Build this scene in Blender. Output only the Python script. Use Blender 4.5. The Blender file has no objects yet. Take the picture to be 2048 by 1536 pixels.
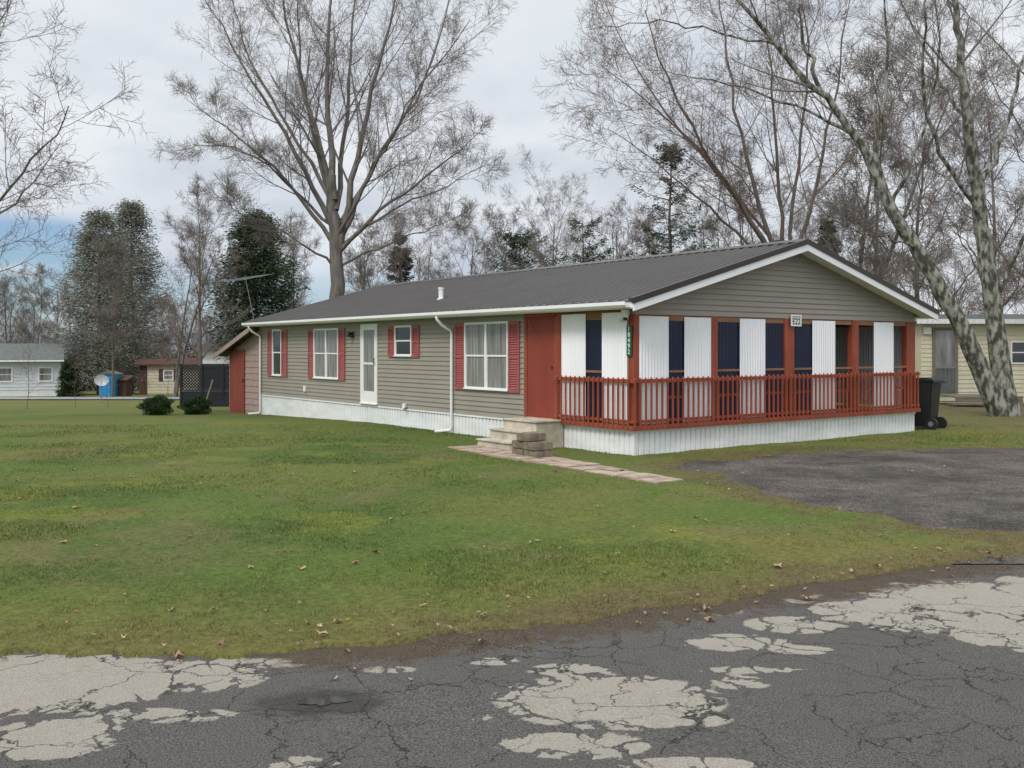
import bpy, bmesh, math, random
import numpy as np
from mathutils import Vector, Matrix
random.seed(4); RG = np.random.default_rng(11)
S = bpy.context.scene; COL = S.collection
F = 1957.0; H = 1.9; HZ = 697.0
CX, CY = 2.127, 17.06; ca, sa = 0.8073, 0.5901
# ---------------------------------------------------------------- helpers
def ss(a, b, x):
    t = np.clip((x-a)/(b-a), 0, 1); return t*t*(3-2*t)
_T = RG.random((256, 256))
def vn(x, y):
    x = np.asarray(x, float); y = np.asarray(y, float)
    xi = np.floor(x).astype(int); yi = np.floor(y).astype(int)
    fx = x-xi; fy = y-yi; fx = fx*fx*(3-2*fx); fy = fy*fy*(3-2*fy)
    a = _T[xi & 255, yi & 255]; b = _T[(xi+1) & 255, yi & 255]; c = _T[xi & 255, (yi+1) & 255]; d = _T[(xi+1) & 255, (yi+1) & 255]
    return (a*(1-fx)+b*fx)*(1-fy)+(c*(1-fx)+d*fx)*fy
def fbm(x, y, o=4):
    s = 0; a = .5; t = 0
    for i in range(o):
        s = s+a*vn(x*2**i+17.3*i, y*2**i+9.1*i); t += a; a *= .5
    return s/t
def g(X, Y):
    return -.03*np.clip(np.asarray(Y)-24., 0, 70)*ss(0, 1, (4.-np.asarray(X))/12.)
def W(px, py, z=0.):
    Y = F*(H-z)/(py-HZ); return ((px-1024)/F*Y, Y)
def P3(px, py, Y): return ((px-1024)/F*Y, Y, H-(py-HZ)*Y/F)
def tL(px):
    r = (px-1024)/F; return (CX-CY*r)/(sa+ca*r)
def zL(px, py): return H-(py-HZ)*(CY+ca*tL(px))/F
def sF(px):
    r = (px-1024)/F; return (CY*r-CX)/(ca-sa*r)

def mesh_np(name, V, Fq, mat, parent=None, smooth=True, col=None, attrs=None, n=4):
    me = bpy.data.meshes.new(name); V = np.ascontiguousarray(V, dtype=np.float32).reshape(-1, 3); Fq = np.ascontiguousarray(Fq, dtype=np.int32).reshape(-1, n)
    me.vertices.add(len(V)); me.vertices.foreach_set('co', V.ravel())
    me.loops.add(Fq.size); me.loops.foreach_set('vertex_index', Fq.ravel())
    me.polygons.add(len(Fq)); me.polygons.foreach_set('loop_start', np.arange(0, Fq.size, n, dtype=np.int32))
    me.update(calc_edges=True)
    me.polygons.foreach_set('use_smooth', np.full(len(Fq), smooth, dtype=bool))
    if col is not None:
        a = me.color_attributes.new('Col', 'FLOAT_COLOR', 'POINT')
        c = np.ones((len(V), 4), dtype=np.float32); c[:, :3] = col; a.data.foreach_set('color', c.ravel())
    if attrs:
        for k, v in attrs.items():
            a = me.attributes.new(k, 'FLOAT', 'POINT'); a.data.foreach_set('value', np.ascontiguousarray(v, dtype=np.float32).ravel())
    me.validate(); me.materials.append(mat)
    o = bpy.data.objects.new(name, me); COL.objects.link(o)
    if parent: o.parent = parent
    return o

def thing(name, label, cat, loc=(0, 0, 0), rz=0, group=None):
    o = bpy.data.objects.new(name, None); COL.objects.link(o); o.empty_display_size = .2
    o.location = loc; o.rotation_euler = (0, 0, rz); o['label'] = label; o['category'] = cat
    if group: o['group'] = group
    return o
def tag(o, label=None, cat=None, group=None, kind=None):
    if label: o['label'] = label
    if cat: o['category'] = cat
    if group: o['group'] = group
    if kind: o['kind'] = kind
    return o
def dup(r, loc, rz=0, sc=1, label=None, group=None):
    c = r.copy(); COL.objects.link(c); c.location = loc; c.rotation_euler = (0, 0, rz)
    c.scale = (sc, sc, sc) if not isinstance(sc, tuple) else sc
    if label: c['label'] = label
    if group: c['group'] = group
    for ch in list(r.children):
        k = ch.copy(); COL.objects.link(k); k.parent = c
        for gch in list(ch.children):
            q = gch.copy(); COL.objects.link(q); q.parent = k
    return c

class MB:
    def __init__(s): s.v = []; s.f = []
    def add(s, vs, fs):
        n = len(s.v); s.v += [tuple(map(float, v)) for v in vs]; s.f += [tuple(i+n for i in f) for f in fs]; return s
    def hexa(s, p): return s.add(p, [(0, 3, 2, 1), (4, 5, 6, 7), (0, 1, 5, 4), (1, 2, 6, 5), (2, 3, 7, 6), (3, 0, 4, 7)])
    def box(s, x0, x1, y0, y1, z0, z1):
        return s.hexa([(x0, y0, z0), (x1, y0, z0), (x1, y1, z0), (x0, y1, z0), (x0, y0, z1), (x1, y0, z1), (x1, y1, z1), (x0, y1, z1)])
    def quad(s, a, b, c, d): return s.add([a, b, c, d], [(0, 1, 2, 3)])
    def prism(s, pts, axis, a, b):
        def mk(p, t): return {'x': (t, p[0], p[1]), 'y': (p[0], t, p[1]), 'z': (p[0], p[1], t)}[axis]
        n = len(pts); s.add([mk(p, a) for p in pts]+[mk(p, b) for p in pts], [tuple(range(n))[::-1], tuple(range(n, 2*n))]+[(i, (i+1) % n, n+(i+1) % n, n+i) for i in range(n)]); return s
    def tube(s, pts, r, n=8):
        pts = [Vector(p) for p in pts]; K = len(pts); rs = r if isinstance(r, (list, tuple)) else [r]*K
        T = [(pts[min(i+1, K-1)]-pts[max(i-1, 0)]).normalized() for i in range(K)]
        ref = min((Vector((1, 0, 0)), Vector((0, 1, 0)), Vector((0, 0, 1))), key=lambda a: abs(a.dot(T[0])))
        V = []
        for p, t, q in zip(pts, T, rs):
            u = t.cross(ref).normalized(); w = t.cross(u)
            V += [p+(u*math.cos(6.28318*k/n)+w*math.sin(6.28318*k/n))*q for k in range(n)]
        fs = [(i*n+k, i*n+(k+1) % n, (i+1)*n+(k+1) % n, (i+1)*n+k) for i in range(K-1) for k in range(n)]
        fs += [tuple(range(n)), tuple(range((K-1)*n, K*n))]
        return s.add(V, fs)
    def lap(s, o, d, nrm, L, z0, z1, c=.105, dep=.018):
        z = z0
        while z < z1-.01:
            t = min(z+c, z1)
            P = lambda a, off, zz: (o[0]+d[0]*a+nrm[0]*off, o[1]+d[1]*a+nrm[1]*off, zz)
            s.quad(P(0, 0, z), P(L, 0, z), P(L, dep, z), P(0, dep, z)); s.quad(P(0, dep, z), P(L, dep, z), P(L, dep, z+.012), P(0, dep, z+.012)); s.quad(P(0, dep, z+.012), P(L, dep, z+.012), P(L, .001, t), P(0, .001, t))
            z = t
        return s
    def corr(s, o, d, nrm, L, z0, z1, prof, pitch):
        pts = []; a = 0
        while a < L:
            for (q, h) in prof:
                if a+q*pitch <= L: pts.append((a+q*pitch, h))
            a += pitch
        pts.append((L, prof[0][1])); V = []
        for (a, h) in pts:
            x = o[0]+d[0]*a+nrm[0]*h; y = o[1]+d[1]*a+nrm[1]*h
            V += [(x, y, z0), (x, y, z1)]
        return s.add(V, [(2*i, 2*i+2, 2*i+3, 2*i+1) for i in range(len(pts)-1)])
    def build(s, name, mat, parent=None, smooth=False, bevel=0):
        me = bpy.data.meshes.new(name); me.from_pydata(s.v, [], s.f)
        bm = bmesh.new(); bm.from_mesh(me); bmesh.ops.recalc_face_normals(bm, faces=bm.faces)
        if bevel: bmesh.ops.bevel(bm, geom=list(bm.edges), offset=bevel, segments=2, affect='EDGES', clamp_overlap=True)
        bm.to_mesh(me); bm.free()
        if smooth:
            for p in me.polygons: p.use_smooth = True
        me.materials.append(mat); o = bpy.data.objects.new(name, me); COL.objects.link(o)
        if parent: o.parent = parent
        return o
SIN = [(0, .0), (.125, .005), (.25, .0125), (.375, .018), (.5, .02), (.625, .018), (.75, .0125), (.875, .005)]
RIB = [(0, 0), (.70, 0), (.76, -.024), (.94, -.024)]

# ---------------------------------------------------------------- materials
def mat(name, c, rough=.6, var=.15, scale=6., bump=0., bscale=40., metal=0., spec=.4, stretch=(1, 1, 1), dark=None, rp=(.3, .7)):
    m = bpy.data.materials.new(name); m.use_nodes = True; nt = m.node_tree; N = nt.nodes; L = nt.links; b = N['Principled BSDF']
    b.inputs['Roughness'].default_value = rough; b.inputs['Metallic'].default_value = metal; b.inputs['Specular IOR Level'].default_value = spec
    tc = N.new('ShaderNodeTexCoord'); mp = N.new('ShaderNodeMapping'); mp.inputs['Scale'].default_value = stretch; L.new(tc.outputs['Object'], mp.inputs[0])
    n = N.new('ShaderNodeTexNoise'); n.inputs['Scale'].default_value = scale; n.inputs['Detail'].default_value = 6; L.new(mp.outputs[0], n.inputs['Vector'])
    r = N.new('ShaderNodeValToRGB'); r.color_ramp.elements[0].position = rp[0]; r.color_ramp.elements[1].position = rp[1]
    d = dark or tuple(k*(1-var) for k in c)
    r.color_ramp.elements[0].color = (*d, 1); r.color_ramp.elements[1].color = (*[min(1, k*(1+var*.6)) for k in c], 1)
    L.new(n.outputs[0], r.inputs[0]); L.new(r.outputs[0], b.inputs['Base Color'])
    if bump:
        n2 = N.new('ShaderNodeTexNoise'); n2.inputs['Scale'].default_value = bscale; n2.inputs['Detail'].default_value = 4; L.new(mp.outputs[0], n2.inputs['Vector'])
        bp = N.new('ShaderNodeBump'); bp.inputs['Strength'].default_value = bump; bp.inputs['Distance'].default_value = .02; L.new(n2.outputs[0], bp.inputs['Height']); L.new(bp.outputs[0], b.inputs['Normal'])
    return m
M = {}
M['siding'] = mat('siding', (.30, .272, .222), .55, .07, 1.5)
M['white'] = mat('white_vinyl', (.82, .82, .80), .45, .05, 3)
M['panel'] = mat('white_panel', (.87, .88, .89), .4, .06, 2, stretch=(1, 1, .3))
M['skirt'] = mat('skirting', (.8, .81, .8), .45, .12, 1.5, stretch=(1, 1, 3))
M['red'] = mat('red_stain', (.30, .066, .032), .6, .35, 5, .15, 30, stretch=(1, 1, .25))
M['redd'] = mat('red_door', (.25, .046, .027), .6, .15, 3, .15, 30, stretch=(1, 1, .25))
M['shutter'] = mat('shutter_red', (.36, .095, .088), .5, .15, 6)
M['roof'] = mat('roof_metal', (.088, .08, .074), .45, .12, 1.2, spec=.4)
M['brown'] = mat('brown_trim', (.035, .026, .022), .4, .1, 3)
M['glass'] = mat('glass_dark', (.03, .035, .04), .06, .3, 2, spec=.8)
M['glassc'] = mat('glass_curtain', (.26, .26, .25), .1, .6, 5, spec=.8, stretch=(1, 4, .15))
M['navy'] = mat('navy_screen', (.008, .012, .04), .35, .3, 2)
M['wood'] = mat('grey_wood', (.2, .17, .13), .8, .25, 6, .3, 30, stretch=(.4, 3, 3))
M['tanwood'] = mat('tan_wood', (.26, .13, .065), .7, .25, 6, stretch=(.5, 4, 4))
M['inner'] = mat('inner_wall', (.12, .1, .08), .8, .2, 3)
M['cream'] = mat('cream_step', (.5, .45, .36), .7, .3, 5, .15, 30)
M['block'] = mat('weathered_block', (.2, .165, .12), .9, .5, 8, .4, 30)
M['black'] = mat('black_plastic', (.018, .018, .02), .45, .2, 4)
M['blackwood'] = mat('black_paint', (.012, .014, .018), .6, .2, 5)
M['metal'] = mat('grey_metal', (.25, .26, .27), .45, .1, 5, metal=.5)
M['green'] = mat('sign_green', (.008, .10, .05), .4, .05, 5)
M['ink'] = mat('ink_black', (.01, .01, .01), .5, .05, 5)
M['signw'] = mat('sign_white', (.82, .82, .82), .4, .03, 5)
M['shedw'] = mat('shed_pink', (.38, .27, .23), .7, .12, 4)
M['shroof'] = mat('shed_roof', (.06, .05, .045), .7, .2, 4)
M['yellow'] = mat('yellow_siding', (.66, .61, .44), .6, .12, 1.5)
M['greyw'] = mat('grey_siding', (.62, .65, .66), .6, .08, 2)
M['groof'] = mat('grey_shingle', (.13, .14, .13), .95, .2, 4, spec=.1)
M['tan'] = mat('tan_siding', (.52, .47, .35), .6, .1, 2)
M['darkbr'] = mat('dark_brown', (.09, .05, .038), .8, .2, 3, spec=.15)
M['blue'] = mat('bright_blue', (.02, .25, .55), .5, .15, 2)
M['paver'] = mat('paver', (.38, .29, .225), .85, .4, 4, .3, 40)
M['hill'] = mat('far_hill', (.12, .15, .19), 1, .2, .01)
M['gfar'] = mat('far_ground', (.09, .1, .045), 1, .3, .05)
M['bark'] = mat('bark_grey', (.17, .15, .132), .9, .45, 3.5, .6, 14, stretch=(2, 2, .5))
M['barkm'] = mat('bark_lichen', (.25, .25, .21), .9, .3, 5., 1., 14, stretch=(1.6, 1.6, .7), dark=(.055, .052, .04), rp=(.42, .6))
M['barkr'] = mat('bark_brown', (.14, .11, .092), .9, .3, 4, .5, 14, stretch=(2, 2, .5))
M['twig'] = mat('twig_grey', (.21, .18, .162), .9, .2, 1)
M['twigr'] = mat('twig_red', (.205, .152, .135), .9, .25, 1)
M['twigb'] = mat('twig_brown', (.19, .158, .138), .9, .25, .5)
def leafmat(name, c1, c2, sc=.8):
    m = mat(name, c1, .8, .3, sc, dark=c2); m.node_tree.nodes['Principled BSDF'].inputs['Specular IOR Level'].default_value = .15; return m
M['spruce'] = leafmat('spruce_needles', (.065, .09, .05), (.032, .048, .028))
M['spruce2'] = leafmat('spruce_grey', (.24, .235, .19), (.12, .13, .1))
M['bush'] = leafmat('bush_leaves', (.035, .065, .02), (.015, .03, .01), 3)
M['leaf'] = mat('dead_leaf', (.4, .27, .17), .8, .5, 3, dark=(.14, .085, .05))

def colmat(name, bumps):
    m = bpy.data.materials.new(name); m.use_nodes = True; nt = m.node_tree; N = nt.nodes; L = nt.links; b = N['Principled BSDF']
    b.inputs['Roughness'].default_value = .9; b.inputs['Specular IOR Level'].default_value = .1
    at = N.new('ShaderNodeAttribute'); at.attribute_name = 'Col'; tc = N.new('ShaderNodeTexCoord')
    n = N.new('ShaderNodeTexNoise'); n.inputs['Scale'].default_value = 18; n.inputs['Detail'].default_value = 10; n.inputs['Roughness'].default_value = .8; L.new(tc.outputs['Object'], n.inputs['Vector'])
    mr = N.new('ShaderNodeMapRange'); mr.inputs[1].default_value = .32; mr.inputs[2].default_value = .68; mr.inputs[3].default_value = .45; mr.inputs[4].default_value = 1.5; L.new(n.outputs[0], mr.inputs[0])
    mx = N.new('ShaderNodeVectorMath'); mx.operation = 'SCALE'; L.new(at.outputs['Color'], mx.inputs[0]); L.new(mr.outputs[0], mx.inputs['Scale']); L.new(mx.outputs[0], b.inputs['Base Color'])
    if bumps:
        bp = N.new('ShaderNodeBump'); bp.inputs['Strength'].default_value = bumps; bp.inputs['Distance'].default_value = .03; L.new(n.outputs[0], bp.inputs['Height']); L.new(bp.outputs[0], b.inputs['Normal'])
    return m
M['lawn'] = colmat('lawn_ground', .6)
mb_ = bpy.data.materials.new('grass_blade'); mb_.use_nodes = True; nt = mb_.node_tree; b = nt.nodes['Principled BSDF']; b.inputs['Roughness'].default_value = .7; b.inputs['Specular IOR Level'].default_value = .2
at = nt.nodes.new('ShaderNodeAttribute'); at.attribute_name = 'Col'; nt.links.new(at.outputs['Color'], b.inputs['Base Color']); M['blade'] = mb_

def roadmat():
    m = bpy.data.materials.new('old_asphalt_over_concrete'); m.use_nodes = True; nt = m.node_tree; N = nt.nodes; L = nt.links; b = N['Principled BSDF']
    tc = N.new('ShaderNodeTexCoord')
    def noise(sc, det=6, ro=.6, vec=None):
        n = N.new('ShaderNodeTexNoise'); n.inputs['Scale'].default_value = sc; n.inputs['Detail'].default_value = det; n.inputs['Roughness'].default_value = ro; L.new(vec or tc.outputs['Object'], n.inputs['Vector']); return n
    def mth(op, a, b_=None, c=None):
        n = N.new('ShaderNodeMath'); n.operation = op
        for i, q in enumerate((a, b_, c)):
            if q is None: continue
            if isinstance(q, (int, float)): n.inputs[i].default_value = q
            else: L.new(q, n.inputs[i])
        return n.outputs[0]
    def mr(v, a, b_, c=0., d=1.):
        n = N.new('ShaderNodeMapRange'); n.interpolation_type = 'SMOOTHSTEP'; L.new(v, n.inputs[0])
        for i, q in enumerate((a, b_, c, d)): n.inputs[i+1].default_value = q
        return n.outputs[0]
    def mixc(f, a, b_):
        n = N.new('ShaderNodeMix'); n.data_type = 'RGBA'; L.new(f, n.inputs[0])
        for i, q in ((6, a), (7, b_)):
            if isinstance(q, tuple): n.inputs[i].default_value = (*q, 1)
            else: L.new(q, n.inputs[i])
        return n.outputs[2]
    wn = noise(2.2, 4); ws = N.new('ShaderNodeVectorMath'); ws.operation = 'SCALE'; ws.inputs['Scale'].default_value = .45; L.new(wn.outputs['Color'], ws.inputs[0])
    wa = N.new('ShaderNodeVectorMath'); wa.operation = 'ADD'; L.new(tc.outputs['Object'], wa.inputs[0]); L.new(ws.outputs[0], wa.inputs[1])
    wn2 = noise(16, 4); ws2 = N.new('ShaderNodeVectorMath'); ws2.operation = 'SCALE'; ws2.inputs['Scale'].default_value = .09; L.new(wn2.outputs['Color'], ws2.inputs[0])
    wb = N.new('ShaderNodeVectorMath'); wb.operation = 'ADD'; L.new(wa.outputs[0], wb.inputs[0]); L.new(ws2.outputs[0], wb.inputs[1])
    def vor(sc):
        v = N.new('ShaderNodeTexVoronoi'); v.feature = 'DISTANCE_TO_EDGE'; v.inputs['Scale'].default_value = sc; L.new(wb.outputs[0], v.inputs['Vector']); return v.outputs['Distance']
    v1 = vor(3.4); v2 = vor(1.6); v3_ = vor(8.5)
    at = N.new('ShaderNodeAttribute'); at.attribute_name = 'patch'
    n1 = noise(7, 6, .65); n2 = noise(95, 4, .8); n3 = noise(1.1, 4); nm = noise(45, 6, .75)
    solid = mr(at.outputs['Fac'], 1.0, 2.0)
    f = mth('ADD', at.outputs['Fac'], mth('MULTIPLY', mth('SUBTRACT', n1.outputs[0], .5), .8))
    f = mth('ADD', f, mth('MULTIPLY', mth('SUBTRACT', nm.outputs[0], .5), 1.0))
    gap = mr(v1, 0., .11, 1.15, 0.); f = mth('SUBTRACT', f, gap)
    mask = mr(f, -.02, .16)
    crack = mr(v2, .0, .010, 1., 0.); crack = mth('MULTIPLY', crack, mr(n3.outputs[0], .38, .52))
    crackf = mr(v1, .0, .016, .8, 0.); crackf = mth('MULTIPLY', crackf, mth('MULTIPLY', mr(n3.outputs[0], .48, .62), mr(solid, 0., 1., 1., .25)))
    cracka = mr(v3_, .0, .03, .6, 0.); cracka = mth('MULTIPLY', cracka, mth('MULTIPLY', mr(n1.outputs[0], .56, .68), mr(mask, 0., .5, 1., .1)))
    asp = mixc(mr(n2.outputs[0], .36, .64), (.024, .022, .020), (.175, .163, .148))
    asp = mixc(mth('MULTIPLY', mr(n3.outputs[0], .35, .7), .5), asp, (.092, .084, .075))
    asp = mixc(mth('MULTIPLY', mr(nm.outputs[0], .55, .7), .35), asp, (.14, .13, .115))
    con = mixc(mr(n2.outputs[0], .36, .64), (.2, .18, .148), (.42, .385, .32)); con = mixc(mth('MULTIPLY', mr(nm.outputs[0], .4, .65), .5), con, (.25, .228, .19)); con = mixc(mth('MULTIPLY', mr(n1.outputs[0], .35, .75), .4), con, (.36, .33, .27))
    c = mixc(mask, asp, con); ck = mth('MAXIMUM', mth('MAXIMUM', crack, crackf), cracka); c = mixc(mth('MULTIPLY', ck, .9), c, (.018, .016, .014))
    dr = N.new('ShaderNodeAttribute'); dr.attribute_name = 'dirt'
    dm = mr(mth('ADD', dr.outputs['Fac'], mth('MULTIPLY', mth('SUBTRACT', n1.outputs[0], .5), 1.6)), .3, .7)
    c = mixc(dm, c, mixc(mr(n2.outputs[0], .36, .64), (.022, .016, .011), (.14, .108, .075)))
    wet = N.new('ShaderNodeAttribute'); wet.attribute_name = 'wet'; wm_ = mr(mth('ADD', wet.outputs['Fac'], mth('MULTIPLY', mth('SUBTRACT', n1.outputs[0], .5), .9)), .35, .7)
    c = mixc(mth('MULTIPLY', wm_, .6), c, (.02, .018, .016))
    L.new(c, b.inputs['Base Color']); L.new(mth('MULTIPLY', mr(n1.outputs[0], .3, .7, .75, .95), mr(wm_, 0., 1., 1., .7)), b.inputs['Roughness']); b.inputs['Specular IOR Level'].default_value = .15
    hgt = mth('ADD', mth('MULTIPLY', n2.outputs[0], .8), mth('MULTIPLY', mask, -.4)); hgt = mth('SUBTRACT', hgt, ck); hgt = mth('ADD', hgt, mth('MULTIPLY', nm.outputs[0], .6))
    bp = N.new('ShaderNodeBump'); bp.inputs['Strength'].default_value = .8; bp.inputs['Distance'].default_value = .012; L.new(hgt, bp.inputs['Height']); L.new(bp.outputs[0], b.inputs['Normal'])
    return m
M['road'] = roadmat()
def gravelmat():
    m = bpy.data.materials.new('dark_gravel'); m.use_nodes = True; nt = m.node_tree; N = nt.nodes; L = nt.links; b = N['Principled BSDF']; b.inputs['Roughness'].default_value = .95; b.inputs['Specular IOR Level'].default_value = .12
    tc = N.new('ShaderNodeTexCoord'); v = N.new('ShaderNodeTexNoise'); v.inputs['Scale'].default_value = 45; v.inputs['Detail'].default_value = 5; v.inputs['Roughness'].default_value = .8; L.new(tc.outputs['Object'], v.inputs['Vector'])
    n = N.new('ShaderNodeTexNoise'); n.inputs['Scale'].default_value = .8; n.inputs['Detail'].default_value = 8; n.inputs['Roughness'].default_value = .75; L.new(tc.outputs['Object'], n.inputs['Vector'])
    r = N.new('ShaderNodeValToRGB'); r.color_ramp.elements[0].position = .36; r.color_ramp.elements[1].position = .68; r.color_ramp.elements[0].color = (.026, .023, .021, 1); r.color_ramp.elements[1].color = (.24, .22, .2, 1); e = r.color_ramp.elements.new(.52); e.color = (.08, .073, .067, 1); L.new(v.outputs[0], r.inputs[0])
    r2 = N.new('ShaderNodeValToRGB'); r2.color_ramp.elements[0].position = .4; r2.color_ramp.elements[1].position = .62; r2.color_ramp.elements[0].color = (.7, .68, .66, 1); r2.color_ramp.elements[1].color = (1.6, 1.54, 1.46, 1); L.new(n.outputs[0], r2.inputs[0])
    mx = N.new('ShaderNodeMix'); mx.data_type = 'RGBA'; mx.blend_type = 'MULTIPLY'; mx.inputs[0].default_value = 1; L.new(r.outputs[0], mx.inputs[6]); L.new(r2.outputs[0], mx.inputs[7]); L.new(mx.outputs[2], b.inputs['Base Color'])
    bp = N.new('ShaderNodeBump'); bp.inputs['Strength'].default_value = .7; bp.inputs['Distance'].default_value = .02; L.new(v.outputs[0], bp.inputs['Height']); L.new(bp.outputs[0], b.inputs['Normal'])
    return m
M['gravel'] = gravelmat()
M['water'] = mat('puddle_water', (.045, .042, .038), .05, .1, 3, spec=.6)

# ---------------------------------------------------------------- ground
def axis(lo, a, b, hi, st, gr=1.13):
    mid = list(np.arange(a, b, st)); s = st; v = mid[-1]; r = []
    while v < hi: s *= gr; v += s; r.append(v)
    s = st; v = a; l = []
    while v > lo: s *= gr; v -= s; l.append(v)
    return np.array(l[::-1]+mid+r)
def grid(xs, ys):
    X, Y = np.meshgrid(xs, ys); nx = len(xs); ny = len(ys); i = np.arange(nx*ny).reshape(ny, nx)
    return X, Y, np.stack([i[:-1, :-1], i[:-1, 1:], i[1:, 1:], i[1:, :-1]], -1).reshape(-1, 4)
EDX = [-60, -3.15, -1.5, -.9, -.08, .9, 1.83, 3.2, 4.7, 12, 60]; EDY = [5.8, 6.03, 6.05, 6.2, 6.6, 6.98, 7.5, 8.2, 8.95, 12.3, 12.5]
DRV = [(2.75, 15.5), (3.45, 13.0), (3.95, 11.5), (4.7, 10.0), (6.2, 9.75), (12, 12.6), (40, 13.6), (40, 19), (9.4, 18.1), (6.2, 18.1), (4.2, 17.1)]
def sdpoly(X, Y, P):
    d = np.full(X.shape, 1e9); ins = np.zeros(X.shape, bool); n = len(P)
    for i in range(n):
        x1, y1 = P[i]; x2, y2 = P[(i+1) % n]; ex, ey = x2-x1, y2-y1
        t = np.clip(((X-x1)*ex+(Y-y1)*ey)/(ex*ex+ey*ey), 0, 1); d = np.minimum(d, np.hypot(X-x1-ex*t, Y-y1-ey*t))
        c = ((y1 > Y) != (y2 > Y)) & (X < (x2-x1)*(Y-y1)/(y2-y1+1e-12)+x1); ins ^= c
    return np.where(ins, -d, d)
def masks(X, Y):
    e = Y-np.interp(X, EDX, EDY)+(fbm(X*1.7, Y*1.7, 4)-.5)*.6*ss(-2.5, 0, X)+(fbm(X*6, Y*6, 3)-.5)*.24
    d = sdpoly(X, Y, DRV)+(fbm(X*1.3+40, Y*1.3, 6)-.5)*1.5
    return e, d
def lawncol(X, Y, e, d):
    n1 = fbm(X*.35+5, Y*.35, 4); n2 = fbm(X*1.1+30, Y*1.1+7, 5); n3 = fbm(X*3+50, Y*3+3, 3); n4 = fbm(X*.6+90, Y*.6+60, 4)
    G = np.array([.086, .124, .028]); O = np.array([.14, .132, .040]); B = np.array([.165, .125, .065]); Yl = np.array([.16, .172, .03]); D = np.array([.058, .09, .024])
    c = np.ones(X.shape+(3,))*G
    def mix(c, q, w): return c*(1-w[..., None])+q*w[..., None]
    c = mix(c, D, .5*ss(.45, .62, n4)*ss(3, -3, X))
    c = mix(c, O, np.clip(.4*ss(.42, .62, n1)+.55*ss(-1, 4, X)*ss(.3, .55, n2), 0, .8))
    c = mix(c, Yl, .45*ss(.59, .68, n2)*ss(.45, .6, n4))
    c = mix(c, B, .35*ss(.56, .72, fbm(X*.9+11, Y*.9+80, 5)))
    c = mix(c, O, .6*ss(2.4, .4, e+(n3-.5)*2.))
    c = mix(c, B*.7, .8*ss(.9, .0, e+(n3-.5)*1.)*(.3+.7*ss(-2, 1, X)))
    c = mix(c, B*.65, .75*ss(1.0, 0, d+(n3-.5)*1.2))
    c = mix(c, np.array([.12, .09, .06]), .8*ss(8, 15, X)*ss(19, 24, Y)*ss(.3, .5, n2))
    c = mix(c, np.array([.16, .145, .055]), .5*ss(26, 45, Y))
    return c
xs = axis(-170, -6.5, 8.5, 170, .07, 1.09); ys = axis(-12, 5.4, 19, 320, .07, 1.07)
X, Y, Fc = grid(xs, ys); e, d = masks(X, Y)
low = np.maximum(ss(.06, -.08, e), ss(.08, -.08, d))
Z = g(X, Y)+(.032+(fbm(X*.8, Y*.8, 3)-.5)*.05*ss(.2, 1, e)*ss(.2, 1., d)+(fbm(X*7, Y*7, 3)-.5)*.02)*(1-low)-.09*low
lawn = mesh_np('lawn', np.stack([X, Y, Z], -1), Fc, M['lawn'], col=lawncol(X, Y, e, d).reshape(-1, 3)); tag(lawn, kind='structure')
gr = MB().quad((-4000, -200, -2.4), (4000, -200, -2.4), (4000, 6000, -2.4), (-4000, 6000, -2.4)).build('ground', M['gfar']); tag(gr, kind='structure')
# road
PATCH = [(60, 1370, 330, 62, 3.2), (0, 1340, 420, 30, 3.), (430, 1350, 120, 36, 1.4), (560, 1325, 110, 10, 1), (90, 1480, 160, 44, 1.6), (320, 1430, 170, 16, 1.1), (-250, 1420, 300, 110, 3.),
 (1220, 1405, 240, 58, 2.4), (1140, 1340, 95, 14, 1.1), (985, 1322, 60, 9, 1), (1150, 1492, 160, 28, 1.4), (1480, 1365, 60, 16, 1), (1400, 1440, 70, 16, .9), (965, 1440, 25, 9, 1),
 (1930, 1200, 215, 40, 2.), (2010, 1265, 135, 42, 2.), (1760, 1225, 145, 27, 1.4), (1600, 1195, 75, 14, 1.1), (1590, 1250, 105, 18, 1.3), (1470, 1285, 115, 18, 1.3), (1830, 1250, 105, 19, 1.3), (2100, 1180, 90, 30, 2.),
 (1430, 1222, 60, 11, 1), (1690, 1170, 70, 11, 1), (600, 1530, 90, 20, 1.1), (1380, 1530, 150, 16, 1.2), (1600, 1300, 70, 10, 1), (780, 1340, 60, 8, .9), (1500, 1340, 120, 8, .8)]
xs = axis(-70, -4, 8, 70, .05, 1.12); ys = axis(-25, 4, 10.5, 13.5, .05, 1.12)
X, Y, Fc = grid(xs, ys); pf = np.full(X.shape, -1.)
for (px, py, rx, ry, a) in PATCH:
    cx, cy = W(px, py); y2 = W(px, py-ry)[1]; y1 = W(px, py+ry)[1]; ax = rx/F*cy; ay = (y2-y1)/2
    pf = np.maximum(pf, a*(1-((X-cx)/ax)**2-((Y-(y1+y2)/2)/ay)**2))
pf = np.clip(pf, -1., 2.2)
edist = Y-np.interp(X, EDX, EDY)
dirt = ss(-.85, .1, edist)*ss(-2.3, -.8, X)
px, py = W(645, 1405)
wet = np.exp(-(((X-px)/.42)**2+((Y-py)/.24)**2))
road = mesh_np('road', np.stack([X, Y, (fbm(X, Y, 2)-.5)*.012], -1), Fc, M['road'], attrs={'patch': pf, 'dirt': dirt, 'wet': wet}); tag(road, kind='structure')
xs = np.arange(1.5, 42, .25); ys = np.arange(8.6, 19.9, .25); X, Y, Fc = grid(xs, ys)
drv = mesh_np('driveway', np.stack([X, Y, np.full(X.shape, .008)+(fbm(X*2, Y*2, 3)-.3)*.03*ss(10.2, 11.5, Y)], -1), Fc, M['gravel']); tag(drv, kind='structure')
xs = np.linspace(-90, -9.5, 40); ys = np.linspace(50.5, 56, 8); X, Y, Fc = grid(xs, ys)
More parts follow.
